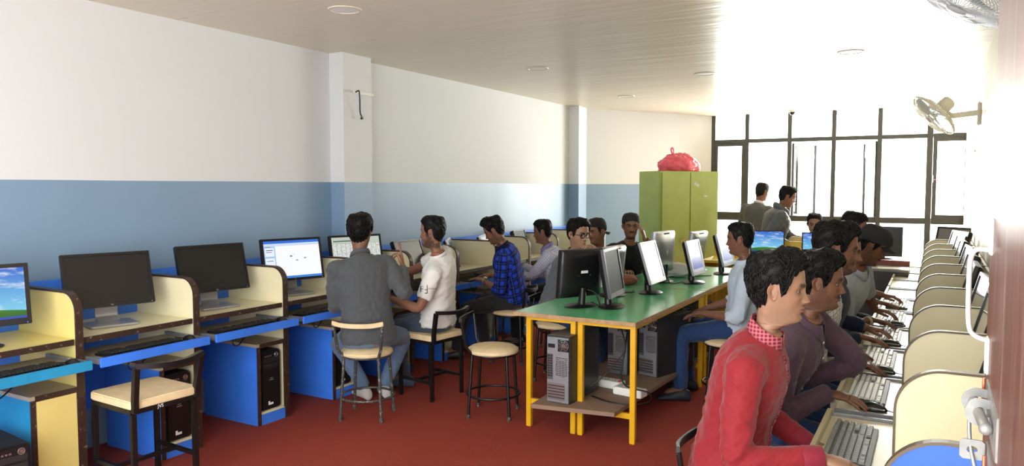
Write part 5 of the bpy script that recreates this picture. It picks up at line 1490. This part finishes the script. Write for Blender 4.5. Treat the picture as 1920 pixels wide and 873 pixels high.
    if glasses:
        bm = new()
        for k in (1, -1):
            tube(bm, [HW(np.array([[k * (.031 + .0225 * math.copysign(abs(math.cos(q)) ** .7, math.cos(q))), .094 - .10 * (.0225 * math.cos(q) * k * k) ** 1 * .4 - .004, -.002 + .018 * math.copysign(abs(math.sin(q)) ** .7, math.sin(q))]]) * hs)[0] - origin for q in [2 * PI * i / 28 for i in range(28)]], 0.0030, 6, closed=True)
            tube(bm, [HW(np.array([p_]) * hs)[0] - origin for p_ in ((k * .0535, .090, .006), (k * .076, .070, .005), (k * .080, -.002, .002), (k * .079, -.018, -.008))], .0021, 6)
        tube(bm, [HW(np.array([p_]) * hs)[0] - origin for p_ in ((-.009, .096, .002), (0, .099, .005), (.009, .096, .002))], .0022, 6)
        obj('spectacles', bm, M_black, root, smooth=True)
    # ---- shirt
    def fabric(bm, vox, name, m, amp, seed_, sm=3, uv=True, foc=None):
        V, F, N = voxel(bm, vox, sm)
        # limb assignment for pattern coordinates
        segs = [(pelvis, neck, .0)]
        for sd in 'LR': segs += [(sh[sd], arms[sd]['e'], .07), (arms[sd]['e'], arms[sd]['w'], .05)]
        cam_dir = nrm(V3(-origin[0], -origin[1], 0)); best = None; U = np.zeros((len(V), 3)); bd = np.full(len(V), 1e9); fo = np.full(len(V), .55)
        for si, (a_, b_, rad) in enumerate(segs):
            d = b_ - a_; L = np.linalg.norm(d); d = d / L; t_ = np.clip((V - a_) @ d, 0, L); q = V - (a_ + np.outer(t_, d)); dist = np.linalg.norm(q, axis=1) - (.13 if si == 0 else .05)
            e1 = nrm(cam_dir - d * cam_dir.dot(d)); e2 = np.cross(d, e1); ang = np.arctan2(q @ e2, q @ e1); rad_ = .15 if si == 0 else .055
            m_ = dist < bd; bd = np.where(m_, dist, bd)
            vv = (V - a_) @ d
            U[m_, 0] = (ang * rad_)[m_]; U[m_, 1] = vv[m_]; U[m_, 2] = si
        for sd in 'LR':
            fo += .8 * np.exp(-(np.linalg.norm(V - arms[sd]['e'], axis=1) / .09) ** 2) + .5 * np.exp(-(np.linalg.norm(V - sh[sd] + up_ * .08, axis=1) / .08) ** 2)
            fo += .3 * np.exp(-(np.linalg.norm(V - legs[sd][0], axis=1) / .1) ** 2)
        fo += .6 * np.exp(-(np.linalg.norm(V - spine(.12), axis=1) / .16) ** 2)
        V = wrinkle(V, N, seed_, amp, fo)
        me = bpy.data.meshes.new(name); me.from_pydata((V - origin).tolist(), [], F)
        at_ = me.attributes.new('cuv', 'FLOAT_VECTOR', 'POINT'); at_.data.foreach_set('vector', U.astype(np.float32).ravel())
        me.polygons.foreach_set('use_smooth', [True] * len(me.polygons)); me.update()
        return link(name, me, m, root)
    cv = .0075 if near else .0105
    ex = .008 * (1.6 if jacket else 1.0)
    bm = new(); lowt = -.10 if hem == 0 else hem
    torso(bm, 1.03 + (.05 if jacket else 0), lowt, 1.03, TR, ex)
    if kurta:
        for sd, k in (('L', 1), ('R', -1)):
            kn, ft = legs[sd]; p0 = hips[sd]; limb(bm, [p0, p0 + (kn - p0) * .55], [.105 * s, .098 * s], 14)
            limb(bm, [p0 - f * .03, p0 - f * .05 - u * .16], [.10 * s, .105 * s], 14)
    for sd in 'LR':
        p, q = arm_path(sd)
        if sleeve == 'long': qm = 1.93
        elif sleeve == 'rolled': qm = 1.30
        elif sleeve == 'roll_up': qm = 1.12
        else: qm = .68
        pp = [a_ for a_, b_ in zip(p, q) if b_ <= qm + .001]; qq = [b_ for b_ in q if b_ <= qm + .001]
        if qq[-1] < qm - .02:
            i = len(qq); fr_ = (qm - q[i - 1]) / (q[i] - q[i - 1]); pp.append(p[i - 1] + (p[i] - p[i - 1]) * fr_); qq.append(qm)
        add_ = (.014 if sleeve != 'long' else .011) + (.012 if jacket else 0)
        rad = [float(np.interp(v, [0, .3, .7, 1, 1.3, 2], [.056, .050, .044, .040, .037, .027])) * s + add_ * (1 if v > .2 else .7) for v in qq]
        limb(bm, [neck - up_ * .065 * s, sh[sd]], [.068 * s, .062 * s + .004], 14)
        # rounded start, cut end
        d0 = nrm(pp[0] - pp[1]); cutlimb(bm, [pp[0] + d0 * rad[0] * .8, pp[0] + d0 * rad[0] * .4] + pp, [rad[0] * .4, rad[0] * .88] + rad, 18)
    sho = fabric(bm, cv, shirt_name, shirt, .0034 if near else .0040, seed, 4 if near else 3)
    # cuffs
    if cuffs:
        for sd in 'LR':
            p, q = arm_path(sd); d = nrm(arms[sd]['w'] - arms[sd]['e']); w_ = arms[sd]['w'] if sleeve == 'long' else None
            if w_ is None: continue
            bm = new(); c0 = w_ - d * .055 - origin; c1 = w_ + d * .008 - origin
            tube(bm, [c0, c0 + d * .003, c1 - d * .003, c1], [.041 * s, .0425 * s, .0395 * s, .037 * s], 22); obj('cuff', bm, cuffs, root, smooth='auto')
    # collar
    if collar:
        kind, cm = collar
        nb = neck + up_ * .0; rows = []
        bm = new(); N_ = 40
        nd = nrm(0.5 * up_ + .5 * hu)
        hgt = {'mandarin': .038, 'shirt': .030, 'tee': .014, 'hood': .05}[kind]
        r0 = {'mandarin': .060, 'shirt': .060, 'tee': .060, 'hood': .085}[kind]
        outer_, gap = [], .22 if kind in ('mandarin', 'shirt') else 0
        base = neck + up_ * (.010 if kind != 'tee' else .006) * s
        prof_ = [(0.0, -.004, .006), (0.5, hgt * .5, .001), (1.0, hgt, -.001)] if kind != 'hood' else [(0, -.03, .01), (.4, .0, .022), (.8, .03, .022), (1, .04, .0)]
        g = []
        nn_ = 36
        for (v, hh, dr) in prof_:
            row = []
            for j in range(nn_ + 1):
                q = gap + (2 * PI - 2 * gap) * j / nn_
                dirv = ch_f * math.cos(q) * 1.02 + ch_l * math.sin(q) * .98
                drop = .011 * math.cos(q) if kind != 'hood' else .02 * math.cos(q)
                row.append(base + dirv * (r0 + dr) * s + nd * (hh * s - drop))
            g.append(row)
        gb = [[bm.verts.new(p_ - origin) for p_ in row] for row in g]
        for i in range(len(gb) - 1):
            for j in range(nn_): bm.faces.new((gb[i][j], gb[i][j + 1], gb[i + 1][j + 1], gb[i + 1][j]))
        if kind == 'shirt':   # folded leaf
            lf = []
            for (hh, dr) in ((hgt, .001), (hgt * .9, .007), (.002, .014)):
                row = []
                for j in range(nn_ + 1):
                    q = gap + (2 * PI - 2 * gap) * j / nn_
                    fe = math.exp(-(min(j, nn_ - j) / 4.0) ** 2)
                    dirv = ch_f * math.cos(q) + ch_l * math.sin(q) * .98
                    row.append(bm.verts.new(base + dirv * (r0 + dr + .012 * fe * (hh < .01)) * s + nd * (hh * s - .011 * math.cos(q) - .026 * fe * (hh < .01)) - origin))
                lf.append(row)
            for i in range(2):
                for j in range(nn_): bm.faces.new((lf[i][j], lf[i][j + 1], lf[i + 1][j + 1], lf[i + 1][j]))
        o = obj('hood' if kind == 'hood' else 'collar', bm, cm, root, smooth=True); sm = o.modifiers.new('s', 'SOLIDIFY'); sm.thickness = .0035 if kind != 'hood' else .014
    # placket with buttons down the front
    if buttons:
        from mathutils.bvhtree import BVHTree
        me = sho.data; bv = BVHTree.FromPolygons([v.co for v in me.vertices], [tuple(p.vertices) for p in me.polygons])
        line = []
        for k in range(22):
            t_ = .965 - .9 * k / 21; c = spine(t_); lt = t_; ax = nrm((1 - lt) * u * .9 + lt * up_); ll = nrm(l * (1 - lt) + ch_l * lt); ff = nrm(np.cross(ll, ax))
            hit = bv.ray_cast(Vector(c + ff * .5 - origin), Vector(-ff))
            if hit[0] is not None: line.append((hit[0], Vector(ll), Vector(ff)))
        bm = new(); pv = None
        for p_, ll, ff in line:
            w_ = .009 if kurta else .015
            ring = [bm.verts.new(p_ - ll * w_ + ff * .001), bm.verts.new(p_ - ll * w_ + ff * .004), bm.verts.new(p_ + ll * w_ + ff * .004), bm.verts.new(p_ + ll * w_ + ff * .001)]
            if pv:
                for k in range(3): bm.faces.new((pv[k], pv[k + 1], ring[k + 1], ring[k]))
            pv = ring
        pl = obj('placket', bm, buttons[0], root, smooth='auto')
        for k in range(1, len(line) - 2, 3):
            p_, ll, ff = line[k]; bm = new(); cyl(bm, p_ + ff * .003, p_ + ff * .0065, .0055, 12); obj('button', bm, buttons[1], pl)
    # ---- trousers
    bm = new(); torso(bm, .965, -.2, .10, TR, .0)
    tr = 1.0
    for sd in 'LR':
        kn, ft = legs[sd]; p, q = smooth_path(hips[sd], kn, ft)
        rad = [float(np.interp(v, [0, .4, .85, 1.05, 1.4, 2.0], [.092, .082, .066, .064, .060, .052])) * s for v in q]
        d0 = nrm(p[0] - p[1]); cutlimb(bm, [p[0] + d0 * .06, p[0] + d0 * .03] + p, [rad[0] * .5, rad[0] * .9] + rad, 18)
    fabric(bm, .0095 if near else .0115, 'trousers', trousers, .0040, seed + 11, 3)
    # ---- shoes
    for sd in 'LR':
        kn, ft = legs[sd]
        sf = nrm(V3(*(f + (0.15 if sd == 'L' else -.15) * l)) * V3(1, 1, 0)); sl = np.cross(u, sf); z0 = ft[2] - .088
        bm = new(); rings = []
        for x, w_, h_, zz_ in ((-.075, .018, .05, .03), (-.065, .034, .075, .04), (-.02, .040, .095, .05), (.03, .042, .080, .042), (.08, .046, .055, .03), (.125, .046, .045, .024), (.16, .036, .034, .018), (.178, .016, .02, .014)):
            rings.append([bm.verts.new(Vector(ft * V3(1, 1, 0) + sf * x + sl * w_ * math.cos(q) + u * (z0 + max(h_ * .5 + h_ * .55 * math.sin(q), .002)) - origin)) for q in [2 * PI * k / 16 for k in range(16)]])
        for A_, B_ in zip(rings[:-1], rings[1:]):
            for k in range(16): bm.faces.new((A_[k], A_[(k + 1) % 16], B_[(k + 1) % 16], B_[k]))
        bm.faces.new(rings[0][::-1]); bm.faces.new(rings[-1])
        obj('sock' if sock else 'shoe', bm, sock or shoes or mat('dark_shoe', (36, 32, 30), .5), root, smooth=True)
    root['_'] = 0; del root['_']
    info = dict(root=root, origin=origin, arms=arms, sh=sh, legs=legs, neck=neck, up=up_, f=ch_f, l=ch_l, shirt=sho, head=head, hf=hf, hl=hl, hu=hu)
    return info
def HWdir(hl, hf, hu, v): return hl * v[0] + hf * v[1] + hu * v[2]

# cloth materials -------------------------------------------------------
def cloth(name, col, rough=.85, var=.12, weave=.25, alt=None):
    m, t, b = nt(name); co = _coord(t)
    n = _noise(t, co, 260, 2, .6); n2 = _noise(t, co, 5, 3)
    c1 = _mixrgb(t, n, tuple(v * (1 - var * 1.6) for v in srgb(col)), tuple(min(1, v * (1 + var)) for v in srgb(alt or col)))
    c = _mixrgb(t, n2, tuple(v * (1 - var) for v in srgb(col)), c1)
    t.links.new(_mixrgb(t, .75, c, c1), b.inputs['Base Color']); b.inputs['Roughness'].default_value = rough
    b.inputs['Sheen Weight'].default_value = .15; b.inputs['Specular IOR Level'].default_value = .25
    _bump(t, b, n, weave, .002)
    return m
def plaid(name, base, bands, rough=.85, coord='cuv'):
    """bands: (period, width, axis 0/1, colour, alpha, phase)"""
    m, t, b = nt(name); a = t.nodes.new('ShaderNodeAttribute'); a.attribute_name = coord
    s = t.nodes.new('ShaderNodeSeparateXYZ'); t.links.new(a.outputs['Vector'] if coord == 'cuv' else _coord(t), s.inputs[0])
    c = _mixrgb(t, 0.0, srgb(base), (0, 0, 0))
    for per, w, ax, col, al, ph in bands:
        fr = _math(t, 'FRACT', _math(t, 'MULTIPLY_ADD', s.outputs[ax], 1 / per, ph + 20))
        mk = _math(t, 'MULTIPLY', _math(t, 'LESS_THAN', fr, w), al)
        c = _mixrgb(t, mk, c, srgb(col))
    t.links.new(c, b.inputs['Base Color']); b.inputs['Roughness'].default_value = rough; b.inputs['Specular IOR Level'].default_value = .25
    _bump(t, b, _noise(t, _coord(t), 260, 2), .2, .002)
    return m
M_jean_l = cloth('light_blue_denim', (104, 128, 160), var=.28)
M_jean_g = cloth('grey_blue_denim', (72, 84, 102), var=.28)
M_jean_d = cloth('dark_blue_denim', (40, 66, 110), var=.3)
M_dark_tr = cloth('charcoal_trousers', (48, 46, 50), var=.12)
M_blk_tr = cloth('black_trousers', (24, 24, 28), var=.12)
SK1, SK2, SK3 = (0.32, 0.178, 0.112), (0.25, 0.115, 0.066), (0.17, 0.075, 0.044)
RW, LW = 'R_', 'L_'

# 1 man in grey shirt seen from behind
person('man in a dark grey shirt seen from behind on the cream-railed stool, hand raised', (-3.42, 4.00, .565), 148, (-3.50, 4.02, 1.285), 108, 0, 0, SK2, cloth('grey_chambray', (82, 86, 90), var=.22), M_jean_l,
       'long', dict(wrist=(-3.31, 4.25, 1.035), pole=(.6, -.3, -.8), dir=(-.25, .15, 1.0), palm=(-.8, -.5, .2), curl=.3, pointing='two'), dict(wrist=(-3.76, 4.08, .80), pole=(.2, -.4, -1)), hair='wavy', beard=.35, seed=3, near=False, fine=True,
       feet={'L': (-3.72, 4.30, .09, (-.9, -.1, .8)), 'R': (-3.62, 4.42, .09, (.1, 1.0, .7))}, sock=mat('grey_white_sock', (196, 194, 192), .9), collar=('shirt', cloth('grey_chambray_collar', (82, 86, 90), var=.2)), torso_w=1.08, shirt_name='shirt')
# 2 man in white T-shirt
p2 = person('man in a white T-shirt with black sleeve print, bearded, sitting on the square stool', (-3.33, 4.70, .575), 200, (-3.245, 4.53, 1.262), 196, -2, 0, SK2, cloth('white_jersey', (222, 221, 218), var=.04, weave=.08), M_jean_g,
       'short', dict(wrist=(-3.80, 4.62, .86), pole=(0, .5, -1)), dict(wrist=(-3.51, 4.36, .77), pole=(.4, -.1, -1), dir=(-1, .0, .0)), hair='short', beard=.9, mous=.8, seed=8, fine=True, collar=('tee', cloth('white_jersey_band', (216, 215, 212), var=.04)),
       feet={'L': (-3.66, 4.72, .09, (-.6, -.3, 1.0)), 'R': (-3.80, 4.85, .09)}, shirt_name='t_shirt', shoes=mat('blue_grey_shoe', (70, 84, 110), .7))
# 3 blue check
M_bc = plaid('blue_black_check', (38, 74, 200), [(.074, .5, 0, (10, 12, 26), .78, 0), (.074, .5, 1, (10, 12, 26), .78, .1), (.074, .05, 0, (84, 120, 220), .45, .72), (.074, .05, 1, (84, 120, 220), .45, .82)])
p3 = person('man in a blue and black checked shirt, head bowed, typing at a left desk', (-3.36, 5.95, .575), 196, (-3.46, 5.78, 1.205), 200, -26, 0, SK2, M_bc, M_dark_tr,
       'rolled', dict(wrist=(-3.64, 6.03, .765), pole=(.2, .6, -1), dir=(-1, -.15, 0), curl=.35), dict(wrist=(-3.58, 5.79, .745), pole=(.5, -.2, -1), dir=(-1, .05, .18), curl=.3), hair='quiff', beard=.6, mous=.6, seed=12, fine=True, collar=('shirt', M_bc),
       feet={'L': (-3.84, 5.72, .09), 'R': (-3.75, 6.1, .09)})
# 4 pale checked shirt
M_pc = plaid('pale_violet_check', (206, 206, 220), [(.018, .22, 0, (112, 110, 158), .7, 0), (.018, .22, 1, (112, 110, 158), .7, 0)])
person('man in a pale violet checked shirt sitting beyond the blue check shirt', (-3.28, 6.75, .575), 200, (-3.42, 6.66, 1.150), 200, -8, 0, SK3, M_pc, M_blk_tr, 'long',
       dict(wrist=(-3.75, 6.8, .78)), dict(wrist=(-3.72, 6.5, .78)), hair='short', seed=15, collar=('shirt', M_pc))
# 5 glasses
M_gk = cloth('grey_knit', (92, 97, 102), var=.12)
person('young man in black-framed glasses and a grey sweatshirt, hand at his mouth', (-2.78, 5.62, .56), 2, (-2.545, 5.60, 1.212), -24, -6, 0, SK1, M_gk, M_jean_d, 'long',
       dict(wrist=(-2.365, 5.56, 1.08), pole=(.5, -.2, -1), dir=(-.6, .12, .42), palm=(-.8, .2, -.3), curl=.75), dict(wrist=(-2.45, 5.95, .80), pole=(0, .6, -1), curl=.4), hair='full', glasses=True, seed=21, fine=True, collar=('tee', M_gk),
       feet={'R': (-2.26, 5.40, .09, (.8, -.2, .9)), 'L': (-2.3, 5.72, .09)})
# 6 capped man, dark jacket
M_lj = cloth('black_jacket', (36, 38, 42), rough=.5, var=.15)
person('man in a backward black cap and dark jacket, glancing left beside the glasses wearer', (-2.82, 6.46, .57), -40, (-2.72, 6.38, 1.185), -112, -6, 4, SK2, M_lj, M_jean_g, 'long',
       dict(wrist=(-2.50, 6.12, .80), pole=(-.3, -.6, -1)), dict(wrist=(-2.38, 6.30, .82), pole=(.2, .3, -1)), cap='back', hair='crop', beard=.4, mous=.6, seed=25, collar=('tee', M_lj))
# 7 black cap, hand on ear
M_bt = cloth('black_jersey', (28, 29, 31), var=.1)
p7 = person('man in backward black cap and black T-shirt facing the camera, hand at ear', (-2.68, 6.98, .57), -48, (-2.54, 6.80, 1.222), -62, -2, 0, SK2, M_bt, M_blk_tr, 'short',
       dict(wrist=(-2.42, 6.40, .80), pole=(-.6, -.4, -1), palm=(0, 0, -1)), dict(wrist=(-2.40, 6.80, 1.10), pole=(1, .2, -.5), dir=(-.22, .04, 1.0), palm=(-.9, -.1, .1), curl=.45), cap='back', hair='crop', beard=.35, mous=.95, seed=31, fine=True, collar=('tee', M_bt), shirt_name='t_shirt')
# 8 pale blue shirt
M_pb = cloth('pale_blue_cotton', (186, 202, 218), var=.05, weave=.12)
p8 = person('man in a pale blue shirt and jeans right of the green tables, facing left', (-1.24, 5.62, .575), 192, (-1.225, 5.52, 1.220), 186, -4, 0, SK3, M_pb, M_jean_d, 'rolled',
       dict(wrist=(-1.50, 5.60, .675), pole=(.4, .5, -1)), dict(wrist=(-1.45, 5.40, .675), pole=(.8, -.3, -1), dir=(-1, .0, -.05), curl=.4), hair='short', seed=37, fine=True, collar=('shirt', M_pb),
       feet={'L': (-1.62, 5.42, .09, (-.8, -.1, 1.1)), 'R': (-1.66, 5.75, .09)}, shoes=mat('dark_blue_shoe', (34, 40, 54), .6))
# 9, 10 standing men by the windows
M_suit = cloth('grey_suit', (96, 98, 94), var=.08)
person('man in a grey suit standing with his back to the room by the windows', (-1.97, 9.75, .88), 72, (-1.91, 9.78, 1.535), 52, -12, 0, SK2, M_suit, cloth('suit_trousers', (60, 62, 60)), 'long',
       dict(wrist=(-1.68, 9.66, .82), pole=(.1, -1, 0)), dict(wrist=(-2.2, 9.86, .82), pole=(0, -1, 0)), hair='crop', seed=41, sitting=False, jacket=True, collar=('shirt', mat('white_collar', (226, 226, 222), .7)), shirt_name='suit_jacket', s=.97)
M_rj = cloth('dark_rain_jacket', (92, 98, 102), rough=.45, var=.1)
person('man in a dark zipped jacket with hood, standing in front of the suited man', (-1.67, 9.05, .86), 22, (-1.50, 9.12, 1.485), 18, -18, 0, SK2, M_rj, M_blk_tr, 'long',
       dict(wrist=(-1.42, 8.94, .93), pole=(-.6, -.2, -.3), curl=.5), dict(wrist=(-1.32, 9.25, .9), pole=(0, .6, -.6)), hair='short', seed=43, sitting=False, jacket=True, collar=('hood', M_rj), shirt_name='jacket', torso_w=1.1, bulk=1.12, buttons=(M_rj, M_steel))
# 17 face behind the right-hand screen
person('man facing the camera behind the right-hand yellow-desk screen, only his face showing', (-1.30, 9.25, .57), -78, (-1.20, 9.15, 1.175), -84, -8, 0, SK1, cloth('navy_shirt', (44, 58, 96)), M_blk_tr, 'long',
       dict(wrist=(-1.3, 8.9, .82)), dict(wrist=(-1.0, 8.9, .82)), hair='short', seed=47)

# 11 man in red
M_rk = cloth('red_kurta_cotton', (120, 20, 30), rough=.7, var=.16, weave=.35, alt=(142, 32, 42))
M_rcol = plaid('red_white_check', (122, 30, 48), [(.0125, .40, 0, (196, 120, 130), .55, 0), (.0125, .40, 2, (196, 120, 130), .55, 0)], coord='obj')
M_rdk = cloth('dark_red_cotton', (128, 30, 48), rough=.7, var=.12)
p11 = person('young man in a red kurta with red-white checked collar, nearest on the right row', (-.62, 2.67, .57), 2, (-.452, 2.60, 1.258), 8, -2, 0, SK1, M_rk, M_blk_tr, 'long',
       dict(wrist=(-.285, 2.43, .765), pole=(-.35, -.5, -1), dir=(1, .05, -.14), palm=(0, .1, -1), curl=.35), dict(wrist=(-.38, 2.86, .665), pole=(-.3, .3, -1), dir=(1, -.2, -.1), curl=.5), near=True, hair='quiff', mous=.12, beard=.12, seed=53, collar=('mandarin', M_rcol), kurta=True,
       buttons=(M_rcol, mat('dark_button', (40, 20, 24), .4)), shirt_name='kurta', cuffs=M_rdk, torso_w=1.0)
# 12 plum shirt
M_pl = cloth('plum_cotton', (82, 62, 76), var=.12)
p12 = person('man in a dark plum shirt with moustache, second on the right row', (-.66, 3.44, .57), 4, (-.405, 3.27, 1.212), 8, -4, 0, SK3, M_pl, M_jean_d, 'long',
       dict(wrist=(-.37, 3.30, .745), pole=(-.5, -.4, -1), dir=(1, .08, -.08), palm=(0, .1, -1), curl=.3), dict(wrist=(-.50, 3.47, .745), pole=(.5, .15, -.9), dir=(-.6, -.5, -.3), curl=.5), near=True, hair='wavy', beard=.45, mous=1.0, seed=59, collar=('shirt', M_pl), buttons=(M_pl, M_white), cuffs=M_pl)
# 13 white checked shirt
M_wc = plaid('white_black_check', (226, 228, 228), [(.020, .12, 0, (40, 44, 60), .85, 0), (.020, .12, 1, (40, 44, 60), .85, 0), (.040, .3, 0, (120, 126, 142), .35, 0)])
person('tall bearded man in a white and black checked shirt, third on the right row', (-.62, 4.0, .60), 4, (-.40, 3.80, 1.305), 10, -6, 0, SK3, M_wc, M_jean_d, 'roll_up',
       dict(wrist=(-.34, 4.00, .735), pole=(-.5, -.6, -1), dir=(1, .1, -.1), curl=.3), dict(wrist=(-.33, 4.25, .74), pole=(-.1, .6, -1)), hair='full', beard=.85, mous=1.0, seed=61, fine=True, collar=('shirt', M_wc), s=1.03)
# 14 navy sleeve
person('man mostly hidden behind the tall bearded one, navy sleeve reaching to the keyboard', (-.62, 4.78, .57), 0, (-.45, 4.66, 1.225), 4, -6, 0, SK2, cloth('navy_cotton', (36, 44, 70)), M_jean_d, 'long',
       dict(wrist=(-.36, 4.72, .735), pole=(-.5, -.6, -1), dir=(1, .1, -.1), curl=.3), dict(wrist=(-.34, 5.0, .74), pole=(-.1, .6, -1), dir=(1, -.1, -.05)), hair='short', beard=.3, mous=.7, seed=67)
# 15 black cap forward
M_lg = cloth('light_grey_cotton', (176, 182, 190), var=.06, weave=.12)
p15 = person('man in a light grey shirt and black peaked cap, head bowed over the keyboard', (-.60, 5.42, .57), 0, (-.335, 5.10, 1.235), 2, -28, 0, SK3, M_lg, M_blk_tr, 'roll_up',
       dict(wrist=(-.34, 5.30, .745), pole=(-.5, -.6, -1), dir=(1, .1, -.1), curl=.3), dict(wrist=(-.34, 5.7, .745), pole=(-.1, .6, -1), dir=(1, -.1, -.05)), hair='short', cap='front', beard=.4, mous=.6, seed=71, fine=True, collar=('shirt', M_lg))
# 16 far man
person('farthest man of the right row, only his dark hair and forearms showing', (-.72, 6.34, .58), 0, (-.545, 6.30, 1.285), -2, -14, 0, SK3, cloth('pale_grey_cotton', (170, 174, 180)), M_blk_tr, 'roll_up',
       dict(wrist=(-.36, 6.15, .745), dir=(1, .1, -.1), curl=.3), dict(wrist=(-.34, 6.55, .745), dir=(1, -.1, -.05)), hair='short', seed=73)

# ---- worn things that show: sleeve print, watches, wristbands
def on_surface(bv, p, d):
    hit = bv.ray_cast(Vector(p), Vector(d)); return hit[0]
from mathutils.bvhtree import BVHTree
def decal(info, name, body_, size, center, out, right, m, parent_part):
    """flat print laid on the cloth surface"""
    me = text_mesh(body_, size, 0.0); o = info['origin']; sm = info['shirt'].data
    bv = BVHTree.FromPolygons([v.co for v in sm.vertices], [tuple(p.vertices) for p in sm.polygons])
    out = Vector(nrm(out)); right = Vector(nrm(right)); right = (right - out * right.dot(out)).normalized(); upv = out.cross(right)
    c = Vector(center) - Vector(o)
    for v in me.vertices:
        p = c + right * v.co.x + upv * v.co.y + out * .2
        h_ = bv.ray_cast(p, -out)
        v.co = (h_[0] if h_[0] is not None else c + right * v.co.x + upv * v.co.y) + out * .0022
    ob = link(name, me, m, parent_part); return ob
M_ink = mat('black_print', (26, 24, 30), .7)
A = p2['arms']['L']; shp = p2['sh']['L']; cc_ = shp + (A['e'] - shp) * .44
todir = nrm(V3(0, 0, 1.6) - cc_); rgt = nrm(np.cross(todir, V3(0, 0, 1))) * -1
sl = p2['shirt']
decal(p2, 'sleeve_print', 'F', .062, cc_ - rgt * .042, todir, rgt, M_ink, sl)
# the mirrored second letter, built from three strokes
def strokes(info, center, out, right, rects, m, parent_part, name='sleeve_print'):
    bm = new(); o = Vector(info['origin']); smm = info['shirt'].data
    bv = BVHTree.FromPolygons([v.co for v in smm.vertices], [tuple(p.vertices) for p in smm.polygons])
    out = Vector(nrm(out)); right = Vector(nrm(right)); right = (right - out * right.dot(out)).normalized(); upv = out.cross(right); c = Vector(center) - o
    for (x0, y0, x1, y1) in rects:
        n1 = max(1, int(abs(x1 - x0) / .004)); n2 = max(1, int(abs(y1 - y0) / .004)); g = []
        for i in range(n1 + 1):
            row = []
            for j in range(n2 + 1):
                p = c + right * (x0 + (x1 - x0) * i / n1) + upv * (y0 + (y1 - y0) * j / n2)
                h_ = bv.ray_cast(p + out * .2, -out); row.append(bm.verts.new((h_[0] if h_[0] is not None else p) + out * .0022))
            g.append(row)
        for i in range(n1):
            for j in range(n2): bm.faces.new((g[i][j], g[i + 1][j], g[i + 1][j + 1], g[i][j + 1]))
    return obj(name, bm, m, parent_part)
strokes(p2, cc_ - rgt * .012, todir, rgt, [(.008, -.03, .013, .03), (-.008, -.03, .008, -.025), (-.006, -.006, .008, -.001)], M_ink, sl)
decal(p2, 'sleeve_print', 'EXGEAR', .017, cc_ + rgt * .038 + V3(0, 0, .004), todir, rgt, M_ink, sl)

def band(info, sd, off, rad, w, m, name, face=None):
    A = info['arms'][sd]; d = nrm(A['w'] - A['e']); c = A['w'] - d * off - info['origin']
    bm = new(); tube(bm, [c - d * w / 2, c - d * w / 2 + d * .002, c + d * w / 2 - d * .002, c + d * w / 2], [rad, rad + .003, rad + .003, rad], 20)
    o = obj(name, bm, m, info['root'], smooth='auto')
    if face:
        q = nrm(V3(0, 0, 1) - d * d[2]); bm = new(); cyl(bm, c + q * (rad + .001), c + q * (rad + .010), .017, 20); obj('dial', bm, face, o)

M_watch = mat('silver_watch', (186, 188, 180), .3, .7)
band(p3, 'L', .02, .0275, .014, M_watch, 'wristwatch', M_watch)
band(p7, 'L', .02, .0275, .016, mat('brown_strap', (86, 52, 36), .6), 'wristband')
band(p12, 'R', .0, .030, .008, mat('orange_thread', (190, 74, 40), .7), 'wrist_thread')
band(p15, 'R', .03, .0285, .018, mat('pale_wristband', (222, 206, 196), .6), 'wristband')
